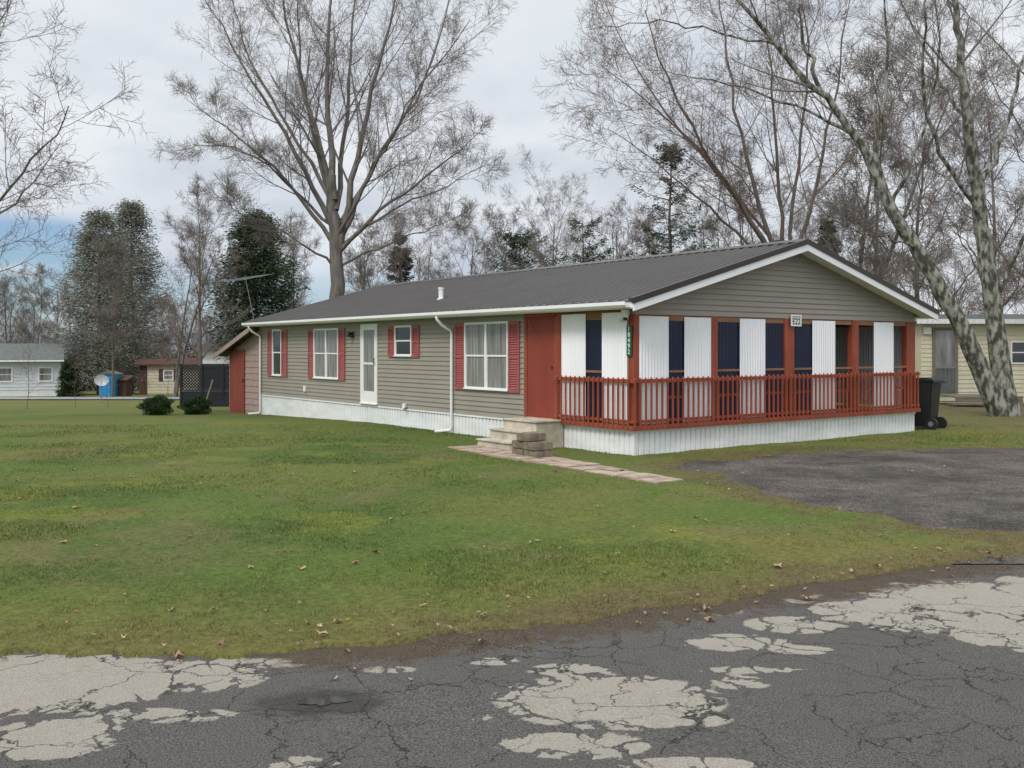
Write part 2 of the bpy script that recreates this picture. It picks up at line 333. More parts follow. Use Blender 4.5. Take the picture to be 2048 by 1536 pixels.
fr = mesh_np('far_road', np.stack([X, Y, g(X, Y)+.08], -1), Fc, mat('far_asphalt', (.24, .24, .235), .9, .1, 2)); tag(fr, kind='structure')
# puddle
pb = MB(); n = 60
def pr(t): return .8+.2*math.sin(2*t+1)+.14*math.sin(3*t)+.12*math.sin(5*t+2)+.07*math.sin(11*t)
pts = [(px+.14*math.cos(i/n*6.283)*pr(i/n*6.283), py+.075*math.sin(i/n*6.283)*pr(i/n*6.283), .0075) for i in range(n)]
pb.add([(px, py, .0075)]+pts, [(0, i+1, (i+1) % n+1) for i in range(n)]); tag(pb.build('puddle', M['water']), kind='structure')
# hills
hx = np.linspace(-1500, 1500, 200)
hh = 8+22*fbm(hx*.004+3, hx*0+2, 4)
V = np.concatenate([np.stack([hx, hx*0+900, hx*0-5], -1), np.stack([hx, hx*0+1000, hh], -1)])
i = np.arange(199); tag(mesh_np('hills', V, np.stack([i, i+1, i+201, i+200], -1), M['hill']), kind='structure')

# grass blades
N = 380000
u = RG.random(N); Yb = 5.9*(24/5.9)**u; Xb = (RG.random(N)*2-1)*.6*Yb
e, d = masks(Xb, Yb); lx = (Xb-CX)*ca+(Yb-CY)*sa; ly = -(Xb-CX)*sa+(Yb-CY)*ca
keep = (e > -.02+.2*RG.random(N)**2) & (d > .0+.5*RG.random(N)**2) & ~((lx > -.02) & (lx < 8.7) & (ly > -.02)) & ~((lx > -2.1) & (lx < -.1) & (ly > -2.7) & (ly < 3.1))
clump = fbm(Xb*9, Yb*9, 3); keep &= (clump+.3*RG.random(N)) > .42
Xb, Yb, e, d, clump = Xb[keep], Yb[keep], e[keep], d[keep], clump[keep]; N = len(Xb)
c = lawncol(Xb, Yb, e, d); c = c*(.8+.85*RG.random(N))[:, None]*(1+.15*(RG.random((N, 3))-.5))
dead = RG.random(N) < .08+.2*ss(1.5, 0, e); c[dead] = np.array([.27, .21, .11])*(.6+.6*RG.random(dead.sum()))[:, None]
hb = (.010+.020*RG.random(N))*(.6+clump)*(1+.2*ss(8, 20, Yb)); wb_ = .003*(1+.1*(Yb-6)); an = RG.random(N)*6.283; lean = 1.1*hb*RG.random(N); la = RG.random(N)*6.283
Zb = g(Xb, Yb)+np.where(e < .1, .008, .022)
V = np.zeros((N, 3, 3)); V[:, 0] = np.stack([Xb-np.cos(an)*wb_, Yb-np.sin(an)*wb_, Zb], -1); V[:, 1] = np.stack([Xb+np.cos(an)*wb_, Yb+np.sin(an)*wb_, Zb], -1); V[:, 2] = np.stack([Xb+np.cos(la)*lean, Yb+np.sin(la)*lean, Zb+hb], -1)
gb = mesh_np('grass', V, np.arange(3*N).reshape(-1, 3), M['blade'], smooth=False, col=np.repeat(c, 3, 0), n=3); tag(gb, 'short early spring grass covering the front lawn', 'grass', kind='stuff')
# leaves
lb = MB()
for k in range(200):
    if k < 85:
        x = random.uniform(-3.2, 4.5); y = float(np.interp(x, EDX, EDY))+random.gauss(.25, .35)
    else:
        y = random.uniform(6.4, 16); x = random.uniform(-.52, .45)*y
        if (x-CX)*ca+(y-CY)*sa > -.3 and y > 16: continue
    s = random.uniform(.013, .026)*(1.8 if random.random() < .2 else 1); a = random.random()*6.28; z = .045 if y > np.interp(x, EDX, EDY) else .01; pts = []
    for j in range(9):
        t = j/9*6.28; r = s*(1 if j % 2 else .5); pts.append((x+math.cos(a+t)*r*1.2, y+math.sin(a+t)*r, z+random.uniform(0, s*.9)))
    lb.add([(x, y, z)]+pts, [(0, j+1, (j+1) % 9+1) for j in range(9)])
tag(lb.build('fallen_leaves', M['leaf']), 'scattered dry brown leaves lying on the lawn and verge', 'leaves', kind='stuff')

# ---------------------------------------------------------------- the house
ANG = math.atan2(sa, ca); WD = 8.65; LN = 17.0; PY = 3.16; MID = WD/2; SL = .277
house = thing('mobile_home', 'long taupe mobile home with dark metal roof and red railed front porch', 'house', (CX, CY, 0), ANG)
zt = lambda x: 2.74+SL*(min(x, WD-x)+.3)
m = MB(); m.lap((0, PY), (0, 1), (-1, 0), LN-PY, .46, 2.62); m.box(.002, .12, PY, LN, .4, 2.7); m.lap((WD, PY), (0, 1), (1, 0), LN-PY, .46, 2.62); m.box(WD-.12, WD-.002, PY, LN, .4, 2.7)
m.lap((0, LN), (1, 0), (0, 1), WD, .46, 2.62); m.prism([(0, .4), (WD, .4), (WD, 2.65), (MID, 3.85), (0, 2.65)], 'y', LN-.12, LN-.002); m.prism([(.13, .4), (WD-.13, .4), (WD-.13, 2.6), (MID, 3.8), (.13, 2.6)], 'y', PY, PY+.1)
wall = m.build('wall', M['siding'], house)
m = MB(); z = 2.5
while z < 3.86:
    t = z+.105; a = max(0, (z-2.6)/SL-.3+.0); b2 = max(0, (t-2.6)/SL-.3)
    if b2 > MID: b2 = MID
    a = min(a, MID)
    m.quad((a, 0, z), (WD-a, 0, z), (WD-a, -.018, z), (a, -.018, z)); m.quad((a, -.018, z), (WD-a, -.018, z), (WD-a, -.018, z+.012), (a, -.018, z+.012)); m.quad((a, -.018, z+.012), (WD-a, -.018, z+.012), (WD-b2, -.001, t), (b2, -.001, t)); z = t
m.prism([(.0, 2.5), (WD, 2.5), (WD, 2.6), (MID, 3.86), (0, 2.6)], 'y', .002, .1)
m.build('gable', M['siding'], house)
m = MB(); m.corr((-.005, 0), (0, 1), (-1, 0), LN, -.45, .45, RIB, .13); m.corr((0, -.005), (1, 0), (0, -1), WD, -.45, .45, RIB, .13); m.corr((WD+.005, 0), (0, 1), (1, 0), LN, -.45, .45, RIB, .13)
m.box(-.025, .0, -.025, LN, .425, .46); m.box(0.001, WD+.02, -.025, 0, .425, .46); m.box(-.02, .02, -.02, .02, -.4, .424)
m.build('skirting', M['skirt'], house)
m = MB(); y0, y1 = -.36, LN+.45
for sgn in (0, 1):
    fx = (lambda x: x) if not sgn else (lambda x: WD-x)
    a, b2 = -.36, MID
    m.hexa([(fx(a), y0, zt(a)-.035), (fx(b2), y0, zt(b2)-.035), (fx(b2), y1, zt(b2)-.035), (fx(a), y1, zt(a)-.035), (fx(a), y0, zt(a)), (fx(b2), y0, zt(b2)), (fx(b2), y1, zt(b2)), (fx(a), y1, zt(a))])
    y = y0+.1
    while y < y1:
        m.hexa([(fx(a-.01), y-.035, zt(a)-.01), (fx(b2), y-.035, zt(b2)-.01), (fx(b2), y+.035, zt(b2)-.01), (fx(a-.01), y+.035, zt(a)-.01), (fx(a-.01), y-.014, zt(a)+.034), (fx(b2), y-.014, zt(b2)+.034), (fx(b2), y+.014, zt(b2)+.034), (fx(a-.01), y+.014, zt(a)+.034)])
        y += .25
roof = m.build('roof', M['roof'], house)
m = MB(); m.prism([(MID-.17, zt(MID-.17)+.036), (MID, zt(MID)+.043), (MID+.17, zt(MID-.17)+.036), (MID, zt(MID)+.058)], 'y', y0-.01, y1); m.build('ridge_cap', M['roof'], roof)
m = MB()
for fx in ((lambda x: x), (lambda x: WD-x)):
    for (yy, ye) in ((y0-.03, y0+.0),):
        m.hexa([(fx(-.37), yy, zt(-.37)-.06), (fx(MID), yy, zt(MID)-.06), (fx(MID), ye, zt(MID)-.06), (fx(-.37), ye, zt(-.37)-.06), (fx(-.37), yy, zt(-.37)+.04), (fx(MID), yy, zt(MID)+.04), (fx(MID), ye+.1, zt(MID)+.04), (fx(-.37), ye+.1, zt(-.37)+.04)])
m.build('rake_trim', M['brown'], roof)
m = MB()
for fx in ((lambda x: x), (lambda x: WD-x)):
    m.hexa([(fx(-.35), y0-.015, zt(-.35)-.19), (fx(MID), y0-.015, zt(MID)-.19), (fx(MID), y0+.02, zt(MID)-.19), (fx(-.35), y0+.02, zt(-.35)-.19), (fx(-.35), y0-.015, zt(-.35)-.061), (fx(MID), y0-.015, zt(MID)-.061), (fx(MID), y0+.02, zt(MID)-.061), (fx(-.35), y0+.02, zt(-.35)-.061)])
    m.hexa([(fx(-.34), y0+.021, zt(-.35)-.14), (fx(MID), y0+.021, zt(MID)-.14), (fx(MID), -.002, zt(MID)-.14), (fx(-.34), -.002, zt(-.35)-.14), (fx(-.34), y0+.021, zt(-.35)-.12), (fx(MID), y0+.021, zt(MID)-.12), (fx(MID), -.002, zt(MID)-.12), (fx(-.34), -.002, zt(-.35)-.12)])
    xs_ = sorted((fx(-.34), fx(-.31))); m.box(xs_[0], xs_[1], y0+.022, y1, 2.585, 2.69)
    xs_ = sorted((fx(-.309), fx(-.02))); m.box(xs_[0], xs_[1], 0.0, y1, 2.59, 2.61)
m.build('fascia', M['white'], house)
m = MB(); m.prism([(-.35, 2.60), (-.43, 2.60), (-.465, 2.64), (-.465, 2.70), (-.455, 2.70), (-.44, 2.65), (-.36, 2.65)], 'y', y0+.1, y1-.02); m.build('gutter', M['white'], house)
def spout(y, yk, zb):
    m = MB(); m.tube([(-.41, y, 2.62), (-.41, y, 2.55), (-.3, y-.02, 2.42), (-.07, y-.05, 2.3), (-.055, y-.05, 2.2), (-.055, y-.05, zb+.12), (-.08, y-.04, zb+.06), (-.3, y+yk, zb+.02)], .036, 8); return m.build('downspout', M['white'], house, smooth=True)
spout(tL(905), .25, .03); spout(LN-.05, .3, -.18)
m = MB(); m.box(-.03, .03, LN-.06, LN+.02, .46, 2.6); m.build('corner_trim', M['siding'], house)
m = MB(); m.tube([(1., 7.93, 3.05), (1., 7.93, 3.36)], .06, 14); m.tube([(1., 7.93, 3.36), (1., 7.93, 3.4)], .072, 14); m.tube([(1., 7.93, 3.08), (1., 7.93, 3.13)], .10, 14); m.build('vent_pipe', M['white'], roof)
def win(pl, pr, pt, pb, dbl, gm='glass'):
    ya, yb = tL(pr), tL(pl); c = (pl+pr)/2; z0, z1 = zL(c, pb), zL(c, pt); fw = .045; m = MB()
    m.box(-.05, -.014, ya, yb, z0, z0+fw); m.box(-.05, -.014, ya, yb, z1-fw, z1); m.box(-.05, -.014, ya, ya+fw, z0+fw, z1-fw); m.box(-.05, -.014, yb-fw, yb, z0+fw, z1-fw)
    cells = [(ya+fw, yb-fw)]
    if dbl: ym = (ya+yb)/2; m.box(-.048, -.014, ym-.035, ym+.035, z0+fw, z1-fw); cells = [(ya+fw, ym-.035), (ym+.035, yb-fw)]
    zm = (z0+z1)/2; o = None
    for (a, b2) in cells:
        m.box(-.042, -.014, a, b2, zm-.018, zm+.018)
        for (q, r2) in ((a, a+.02), (b2-.02, b2)): m.box(-.036, -.014, q, r2, z0+fw, zm-.018)
    m.box(-.07, -.051, ya-.01, yb+.01, z0-.012, z0+.015)
    o = m.build('window', M['white'], house)
    for (a, b2) in cells: MB().box(-.022, -.017, a, b2, z0+fw, z1-fw).build('pane', M[gm], o)
    return z0, z1
def shutter(pl, pr, z0, z1):
    ya, yb = tL(pr)+.012, tL(pl)-.012; m = MB(); fw = .045
    m.box(-.045, -.017, ya, ya+fw, z0, z1); m.box(-.045, -.017, yb-fw, yb, z0, z1)
    for (a, b2) in ((z0, z0+.07), (z1-.07, z1), ((z0+z1)/2-.03, (z0+z1)/2+.03)): m.box(-.045, -.017, ya+fw, yb-fw, a, b2)
    z = z0+.08
    while z < z1-.09:
        m.quad((-.018, ya+fw, z+.045), (-.018, yb-fw, z+.045), (-.042, yb-fw, z), (-.042, ya+fw, z)); m.quad((-.018, ya+fw, z), (-.018, yb-fw, z), (-.042, yb-fw, z), (-.042, ya+fw, z)); z += .05
    m.box(-.0175, -.0165, ya, yb, z0, z1); m.build('shutter', M['shutter'], house)
for (sl, wl, wr, sr, pt, pb, dbl, gm) in ((537, 547, 565, 576, 659, 751, False, 'glass'), (618, 630, 679, 692, 657, 757, True, 'glassc'), (778, 792, 826, 841, 651, 712, False, 'glass'), (912, 932, 1019, 1042, 644, 779, True, 'glassc')):
    z0, z1 = win(wl, wr, pt, pb, dbl, gm); shutter(sl, wl, z0-.03, z1-.01); shutter(wr, sr, z0-.03, z1-.01)
ya, yb = tL(757), tL(724); z0, z1 = zL(740, 806), zL(740, 648); m = MB()
m.box(-.05, -.014, ya, ya+.07, z0, z1); m.box(-.05, -.014, yb-.07, yb, z0, z1); m.box(-.05, -.014, ya+.07, yb-.07, z1-.07, z1); m.box(-.07, -.014, ya-.01, yb+.01, z0-.03, z0)
m.box(-.04, -.016, ya+.07, ya+.15, z0, z1-.07); m.box(-.04, -.016, yb-.15, yb-.07, z0, z1-.07); m.box(-.04, -.016, ya+.15, yb-.15, z0, z0+.3); m.box(-.04, -.016, ya+.15, yb-.15, z1-.15, z1-.07); m.box(-.036, -.016, ya+.15, yb-.15, z0+.98, z0+1.03)
dr = m.build('door', M['white'], house); dr['label'] = 'white storm door with tall glass pane'
MB().box(-.024, -.018, ya+.15, yb-.15, z0+.3, z1-.15).build('pane', M['glassc'], dr)
m = MB(); m.tube([(-.04, ya+.11, z0+1.0), (-.085, ya+.11, z0+1.0), (-.085, ya+.11, z0+1.13), (-.04, ya+.11, z0+1.13)], .012); m.build('handle', M['black'], dr)
m = MB(); m.box(-.05, -.016, tL(709), tL(704), zL(706, 676), zL(706, 664)); m.tube([(-.05, tL(707), zL(706, 668)), (-.13, tL(707), zL(706, 665)), (-.13, tL(707), zL(706, 674))], [.02, .05, .06], 10); m.build('wall_lamp', M['black'], house)
y = tL(612); MB().box(-.06, -.015, y-.05, y+.05, zL(612, 783), zL(612, 771)).build('utility_cover', M['white'], house); y = tL(812); MB().box(-.07, -.015, y-.06, y+.06, .47, .58).build('dryer_vent', M['white'], house)
m = MB(); m.tube([(-.03, tL(816), .5), (-.1, tL(816), .47), (-.1, tL(816), .42)], .02); m.build('spigot', M['metal'], house)
# porch
MB().box(.01, WD-.01, .01, PY-.01, .46, .54).build('porch_floor', M['wood'], house)
m = MB(); m.box(.0, WD, -.02, .001, .462, .56); m.box(-.02, -.001, -.02, PY, .462, .56); m.build('rim_board', M['red'], house)
MB().box(.12, WD-.12, .1, PY, 2.56, 2.58).build('porch_ceiling', M['inner'], house)
m = MB(); m.box(.02, WD-.02, .0, .09, 2.40, 2.498); m.box(0.0, .09, .1, PY, 2.42, 2.585); m.box(WD-.09, WD, .1, PY, 2.42, 2.6); m.build('header_beam', M['tanwood'], house)
POSTS = [(1266, 1277), (1420, 1434), (1568, 1587), (1703, 1716), (1812, 1828)]
for k, (a, b2) in enumerate(POSTS):
    s0 = sF(a) if k else -.012; s1 = sF(b2) if k < 4 else WD+.01; MB().box(s0, s1, -.018, .1, .56, 2.5).build('post', M['red'], house)
MB().box(-.016, .08, tL(1124), tL(1110), .56, 2.6).build('post', M['red'], house)
MB().box(-.016, .05, PY-.08, PY+.02, .46, 2.6).build('post', M['red'], house)
MB().box(-.016, .09, .11, .17, .56, 2.55).build('post', M['tanwood'], house)
MB().box(WD-.09, WD, 1.5, 1.6, .55, 2.45).build('post', M['red'], house)
zb_, zt_ = .57, 2.44
def pan(pa, pb, side):
    if side == 'F': a, b2 = sF(pa), sF(pb); m = MB().corr((a, -.02), (1, 0), (0, -1), b2-a, zb_, zt_+.03, SIN, .075)
    else: a, b2 = tL(pb), tL(pa); m = MB().corr((-.02, a), (0, 1), (-1, 0), b2-a, zb_, zt_+.1, SIN, .075)
    return m.build('corrugated_panel', M['panel'], house, smooth=True)
for a, b2 in ((1277, 1335), (1367, 1420), (1478, 1528), (1623, 1669), (1746, 1784)): pan(a, b2, 'F')
for a, b2 in ((1125, 1173), (1206, 1256)): pan(a, b2, 'L')
for a, b2 in ((1335, 1367), (1434, 1478), (1528, 1568), (1587, 1624)):
    a, b2 = sF(a), sF(b2); MB().corr((a-.03, .02), (1, 0), (0, -1), b2-a+.06, zb_, zt_, SIN, .09).build('dark_panel', M['navy'], house, smooth=True)
a, b2 = tL(1206), tL(1173); MB().corr((.02, a-.03), (0, 1), (-1, 0), b2-a+.06, zb_, zt_+.05, SIN, .09).build('dark_panel', M['navy'], house, smooth=True)
for a, b2 in ((.15, .75), (1.0, 1.45), (1.65, 2.2), (2.55, 3.1)): MB().corr((WD-.03, a), (0, 1), (1, 0), b2-a, zb_, zt_, SIN, .068).build('corrugated_panel', M['panel'], house, smooth=True)
for k in range(4):
    m = MB(); a = POSTS[k][1]; b2 = POSTS[k+1][0]; a, b2 = sF(a), sF(b2); m.box(a, b2, -.012, .012, 1.47, 1.51); m.build('window_rail', M['tanwood'], house)
    MB().box(a, b2, -.012, .012, 1.0, 1.05).build('window_rail', M['red'], house)
MB().box(-.012, .012, .17, tL(1124), 1.46, 1.5).build('window_rail', M['tanwood'], house)
ya, yb = tL(1110)+.005, PY-.085
rd = MB().box(-.006, .03, ya, yb, .56, 2.52).build('door', M['redd'], house); rd['label'] = 'plain red porch door'
m = MB(); m.hexa([(-.012, ya, 1.62), (-.0065, ya, 1.62), (-.0065, ya+.08, 1.62), (-.012, ya+.08, 1.62), (-.012, yb-.08, 2.45), (-.0065, yb-.08, 2.45), (-.0065, yb, 2.45), (-.012, yb, 2.45)])
m.build('door_brace', M['redd'], rd); MB().box(-.03, -.0065, ya+.06, ya+.08, 1.5, 1.56).build('handle', M['brown'], rd)
MB().box(-.04, .0, ya-.02, yb+.02, 2.521, 2.6).build('door_header', M['red'], house)
# railing
m = MB(); m.box(-.085, WD+.085, -.085, -.055, 1.30, 1.365); m.box(-.085, WD+.085, -.085, -.055, .6, .65); m.box(-.085, -.055, -.055, tL(1113), 1.30, 1.365); m.box(-.085, -.055, -.055, tL(1113), .6, .65)
m.box(-.1, WD+.1, -.1, -.021, .47, .555); m.box(-.1, -.021, -.021, tL(1113), .47, .555)
for s in (0.02, sF(1427), sF(1577), sF(1709), WD-.05): m.box(s-.04, s+.05, -.05, -.0185, .56, 1.3)
rail = m.build('porch_railing', M['red'], house)
bb = MB(); bb.hexa([(-.018, -.011, .5), (.018, -.011, .5), (.018, .011, .5), (-.018, .011, .5), (-.018, -.011, 1.36), (.018, -.011, 1.36), (.018, .011, 1.392), (-.018, .011, 1.392)])
b0 = bb.build('baluster', M['red'], rail); b0.location = (-.07, -.099, 0)
k = 1
while k*.132 < WD+.12: q = b0.copy(); COL.objects.link(q); q.parent = rail; q.location = (-.07+k*.132, -.099, 0); k += 1
k = 1
while k*.132 < tL(1113)+.05: q = b0.copy(); COL.objects.link(q); q.parent = rail; q.location = (-.099, -.09+k*.132, 0); q.rotation_euler = (0, 0, -math.pi/2); k += 1
m = MB(); m.box(-.12, -.03, .08, .2, 2.48, 2.58); m.tube([(-.1, .1, 2.48), (-.13, .08, 2.42)], [.05, .055], 12); m.tube([(-.09, .2, 2.48), (-.14, .22, 2.4)], [.05, .055], 12); sl_ = m.build('security_light', M['white'], house)
MB().tube([(-.13, .08, 2.42), (-.14, .074, 2.4)], [.045, .03], 12).build('lens', M['black'], sl_)

def text(s, size, loc, rot, m_, parent, name, sx=1.):
    c = bpy.data.curves.new(name, 'FONT'); c.body = s; c.size = size; c.align_x = 'CENTER'; c.align_y = 'CENTER'; c.extrude = .0015; c.offset = size*.012
    o = bpy.data.objects.new(name, c); me = bpy.data.meshes.new_from_object(o); me.materials.clear(); me.materials.append(m_)
    bpy.data.objects.remove(o); o = bpy.data.objects.new(name, me); COL.objects.link(o); o.parent = parent; o.location = loc; o.rotation_euler = rot; o.scale = (sx, 1, 1); return o
R90 = math.pi/2
sg = thing('lot_sign', 'small white sign reading E22 above the porch', 'sign', (CX+ca*4.37+sa*.06, CY+sa*4.37-ca*.06, 2.46), ANG)
MB().box(-.165, .165, -.006, .006, -.115, .115).build('plate', M['signw'], sg, bevel=.003)
MB().box(-.15, .15, -.0085, -.0065, .05, .054).build('printed_line', M['ink'], sg)
text('E22', .17, (0, -.008, -.025), (R90, 0, 0), M['ink'], sg, 'lettering', 1.0)
MB().box(-.13, .13, -.0085, -.0065, .07, .085).build('small_print', M['groof'], sg)
ns = thing('number_sign', 'narrow green vertical sign reading 18492 on corner post', 'sign', (CX-ca*.045-sa*.075, CY-sa*.045+ca*.075, 2.04), ANG-R90)
MB().box(-.065, .065, -.005, .005, -.27, .27).build('plate', M['green'], ns, bevel=.003)
for k, ch in enumerate('18492'): text(ch, .115, (0, -.0075, .2-.1*k), (R90, 0, 0), M['signw'], ns, 'digit', 1.)

def HL(x, y, z=0): return (CX+ca*x-sa*y, CY+sa*x+ca*y, z)
st = thing('entry_steps', 'cream concrete steps leading to the red porch door', 'steps', HL(0, 0), ANG)
m = MB(); ya, yb = 1.9, 2.95
m.prism([(-.03, -.05), (-1.3, -.05), (-1.3, .15), (-1.0, .15), (-1.0, .33), (-.68, .33), (-.68, .51), (-.03, .51)], 'y', ya, yb); m.build('step_body', M['cream'], st, bevel=.012)
for (a, b2, z) in ((-1.33, -.99, .15), (-1.03, -.67, .33), (-.71, -.03, .51)): MB().box(a, b2, ya-.02, yb+.02, z-.0, z+.035).build('tread', M['cream'], st, bevel=.01)
for i, (x, y, rz, z) in enumerate(((-1.5, .78, .05, 0), (-1.47, 1.16, -.04, 0), (-1.5, .8, -.08, .14), (-1.46, 1.18, .06, .14), (-1.49, 1.0, .12, .28))):
    pos = ['lower course nearest the road', 'lower course nearest the steps', 'middle course nearest the road', 'middle course nearest the steps', 'single one on top'][i]
    m = MB().box(-.2, .2, -.17, .17, 0, .135); o = m.build('paving_block', M['block'], bevel=.012); o.location = HL(x, y, z+.02); o.rotation_euler = (0, 0, ANG+rz)
    tag(o, 'weathered retaining block in the stack beside the steps, '+pos, 'block', 'stacked blocks beside the steps')
m = MB(); random.seed(8)
y = 3.05
while y > -2.7:
    L_ = random.uniform(.36, .46); w0 = -1.02-(3.05-y)*.12; w1 = -1.95-(3.05-y)*.05
    nsl = 3 if y > 1.2 else (2 if y > -1.6 else 1)
    for k in range(nsl):
        a = w0+(w1-w0)*k/nsl-.01; b2 = w0+(w1-w0)*(k+1)/nsl+.01; j = [random.uniform(-.03, .03) for _ in range(8)]; t = random.uniform(.045, .062)
        m.hexa([(b2+j[0], y-L_+j[1], -.05), (a+j[2], y-L_+j[3], -.05), (a+j[4], y+j[5]-.02, -.05), (b2+j[6], y+j[7]-.02, -.05), (b2+j[0], y-L_+j[1], t), (a+j[2], y-L_+j[3], t), (a+j[4], y+j[5]-.02, t), (b2+j[6], y+j[7]-.02, t)])
    y -= L_+.005
o = m.build('path', M['paver'], bevel=.008); o.location = HL(0, 0); o.rotation_euler = (0, 0, ANG); tag(o, kind='structure')
# shed
sh = thing('garden_shed', 'pinkish lean-to shed with red door at far end of home', 'shed', HL(0, LN), ANG)
e = 2.75; zs = lambda y: 2.55-.27*y
m = MB(); z = -.3
while z < 2.5:
    t = z+.2; ye = min(e, max(.0, (2.5-z)/.27)); ye2 = min(e, max(0, (2.5-t)/.27))
    m.quad((.0, .03, z), (0, ye, z), (-.02, ye, z), (-.02, .03, z)); m.quad((-.02, .03, z), (-.02, ye, z), (-.002, ye2, t), (-.002, .03, t)); z = t
m.box(.001, 2.4, e-.06, e, -.3, zs(e)-.05); m.prism([(.03, -.3), (e, -.3), (e, zs(e)-.04), (.03, zs(0)-.04)], 'x', 0.0, .05); m.prism([(.03, -.3), (e, -.3), (e, zs(e)-.04), (.03, zs(0)-.04)], 'x', 2.35, 2.4)
m.build('wall', M['shedw'], sh)
m = MB(); m.hexa([(-.35, .05, zs(.05)-.02), (2.6, .05, zs(.05)-.02), (2.6, e+.55, zs(e+.55)-.02), (-.35, e+.55, zs(e+.55)-.02), (-.35, .05, zs(.05)+.04), (2.6, .05, zs(.05)+.04), (2.6, e+.55, zs(e+.55)+.04), (-.35, e+.55, zs(e+.55)+.04)]); m.build('roof', M['shroof'], sh)
m = MB(); m.hexa([(-.38, .05, zs(.05)-.12), (-.351, .05, zs(.05)-.12), (-.351, e+.56, zs(e+.56)-.12), (-.38, e+.56, zs(e+.56)-.12), (-.38, .05, zs(.05)+.03), (-.351, .05, zs(.05)+.03), (-.351, e+.56, zs(e+.56)+.03), (-.38, e+.56, zs(e+.56)+.03)]); m.build('fascia', M['shedw'], sh)
d0, d1 = tL(491)-LN, tL(462)-LN; m = MB().box(-.05, -.021, d0, d1, -.22, zL(476, 700)); d = m.build('door', M['redd'], sh); MB().box(-.07, -.051, d0+.05, d0+.1, .8, .92).build('handle', M['black'], d)
o = MB().box(-.07, .07, -.02, .02, 0, 1.45).build('leaning_board', M['wood']); o.location = HL(-.9, 19.8, -.25); o.rotation_euler = (.2, .75, ANG+1.2); tag(o, 'grey weathered board leaning against the small shed', 'board')
# antenna
B = Vector(HL(.6, LN+.3)); an_ = thing('tv_antenna', 'grey rooftop television antenna on a leaning mast', 'antenna', (B.x, B.y, 2.9)); Yb_ = B.y
loc = lambda px, py, dy=0: tuple(Vector(P3(px, py, Yb_+dy))-Vector((B.x, B.y, 2.9)))
MB().tube([loc(512, 660), loc(490, 552)], .011).build('mast', M['metal'], an_)
p0 = Vector(loc(452, 563, -1.2)); p1 = Vector(loc(535, 550, 1.0)); MB().tube([p0, p1], .008, 6).build('boom', M['metal'], an_)
dirb = (p1-p0).normalized(); pe = dirb.cross(Vector((0, 0, 1))).normalized()
for k in range(11): c_ = p0+(p1-p0)*(k/10); L_ = .8-.05*k; MB().tube([c_-pe*L_*.8, c_+pe*L_*.8+Vector((0, 0, .03))], .004, 5).build('element', M['metal'], an_)

def chair(x, y, rz, label):
    t = thing('patio_chair', label, 'chair', HL(x, y, .541), ANG+rz, 'patio chairs on the porch')
    MB().box(-.25, .25, -.24, .24, .42, .45).build('seat', M['black'], t, bevel=.01)
    m = MB(); arc = [(-.25+.0, .24, .45), (-.25, .28, .75), (-.17, .31, .95), (0, .33, 1.03), (.17, .31, .95), (.25, .28, .75), (.25, .24, .45)]; m.tube(arc, .014)
    for k in (-.12, -.04, .04, .12): m.tube([(k, .25, .45), (k*1.1, .31, .97)], .008, 6)
    m.build('backrest', M['black'], t)
    for (a, b2) in ((-1, -1), (1, -1), (1, 1), (-1, 1)): MB().tube([(a*.24, b2*.22, .43), (a*.26, b2*.25, 0)], .014, 6).build('leg', M['black'], t)
    for a in (-1, 1): MB().tube([(a*.26, .27, .68), (a*.28, -.1, .67), (a*.27, -.24, .62), (a*.25, -.23, .43)], .013, 6).build('armrest', M['black'], t)
chair(5.75, .75, 2.6, 'black metal patio chair behind the porch railing, nearest the middle post')
chair(7.05, .9, 3.5, 'black metal patio chair near the right end of porch')
# wheeled bin
by_ = 22.9; bx_ = (1850-1024)/F*by_
bn = thing('wheeled_bin', 'dark wheeled rubbish bin standing at right end of the porch', 'bin', (bx_, by_, .03), math.pi+.75)
MB().hexa([(-.2, -.24, .05), (.2, -.24, .05), (.2, .2, .05), (-.2, .2, .05), (-.27, -.3, 1.1), (.27, -.3, 1.1), (.27, .28, 1.1), (-.27, .28, 1.1)]).build('body', M['black'], bn, bevel=.02)
MB().prism([(-.33, 1.101), (.33, 1.101), (.31, 1.16), (.1, 1.2), (-.3, 1.17)], 'x', -.295, .295).build('lid', M['black'], bn, bevel=.012)
MB().tube([(-.24, .3, 1.1), (-.24, .38, 1.08), (.24, .38, 1.08), (.24, .3, 1.1)], .018).build('handle', M['black'], bn)
for sx in (-1, 1):
    w = MB().tube([(sx*.22, .26, .13), (sx*.28, .26, .13)], .145, 20).build('wheel', M['black'], bn); MB().tube([(sx*.281, .26, .13), (sx*.295, .26, .13)], .06, 12).build('hub', M['metal'], w)

# ---------------------------------------------------------------- neighbours
def bwin(p, x0, x1, z0, z1, y, gm='glass', fw=.05):
    m = MB(); m.box(x0, x1, y-.05, y-.02, z0, z0+fw); m.box(x0, x1, y-.05, y-.02, z1-fw, z1); m.box(x0, x0+fw, y-.05, y-.02, z0+fw, z1-fw); m.box(x1-fw, x1, y-.05, y-.02, z0+fw, z1-fw); m.box(x0+fw, x1-fw, y-.045, y-.02, (z0+z1)/2-.02, (z0+z1)/2+.02)
    o = m.build('window', M['white'], p); MB().box(x0+fw, x1-fw, y-.025, y-.019, z0+fw, z1-fw).build('pane', M[gm], o); return o
Yn = 33.5; X0 = (1842-1024)/F*Yn
nb = thing('neighbour_trailer', 'pale yellow mobile home behind trees at the right', 'house', (X0, Yn, 0), .02)
m = MB(); m.lap((0, 0), (1, 0), (0, -1), 14, .1, 2.8, .15, .018); m.box(.0, 14, .002, 4, .0, 2.8); m.build('wall', M['yellow'], nb)
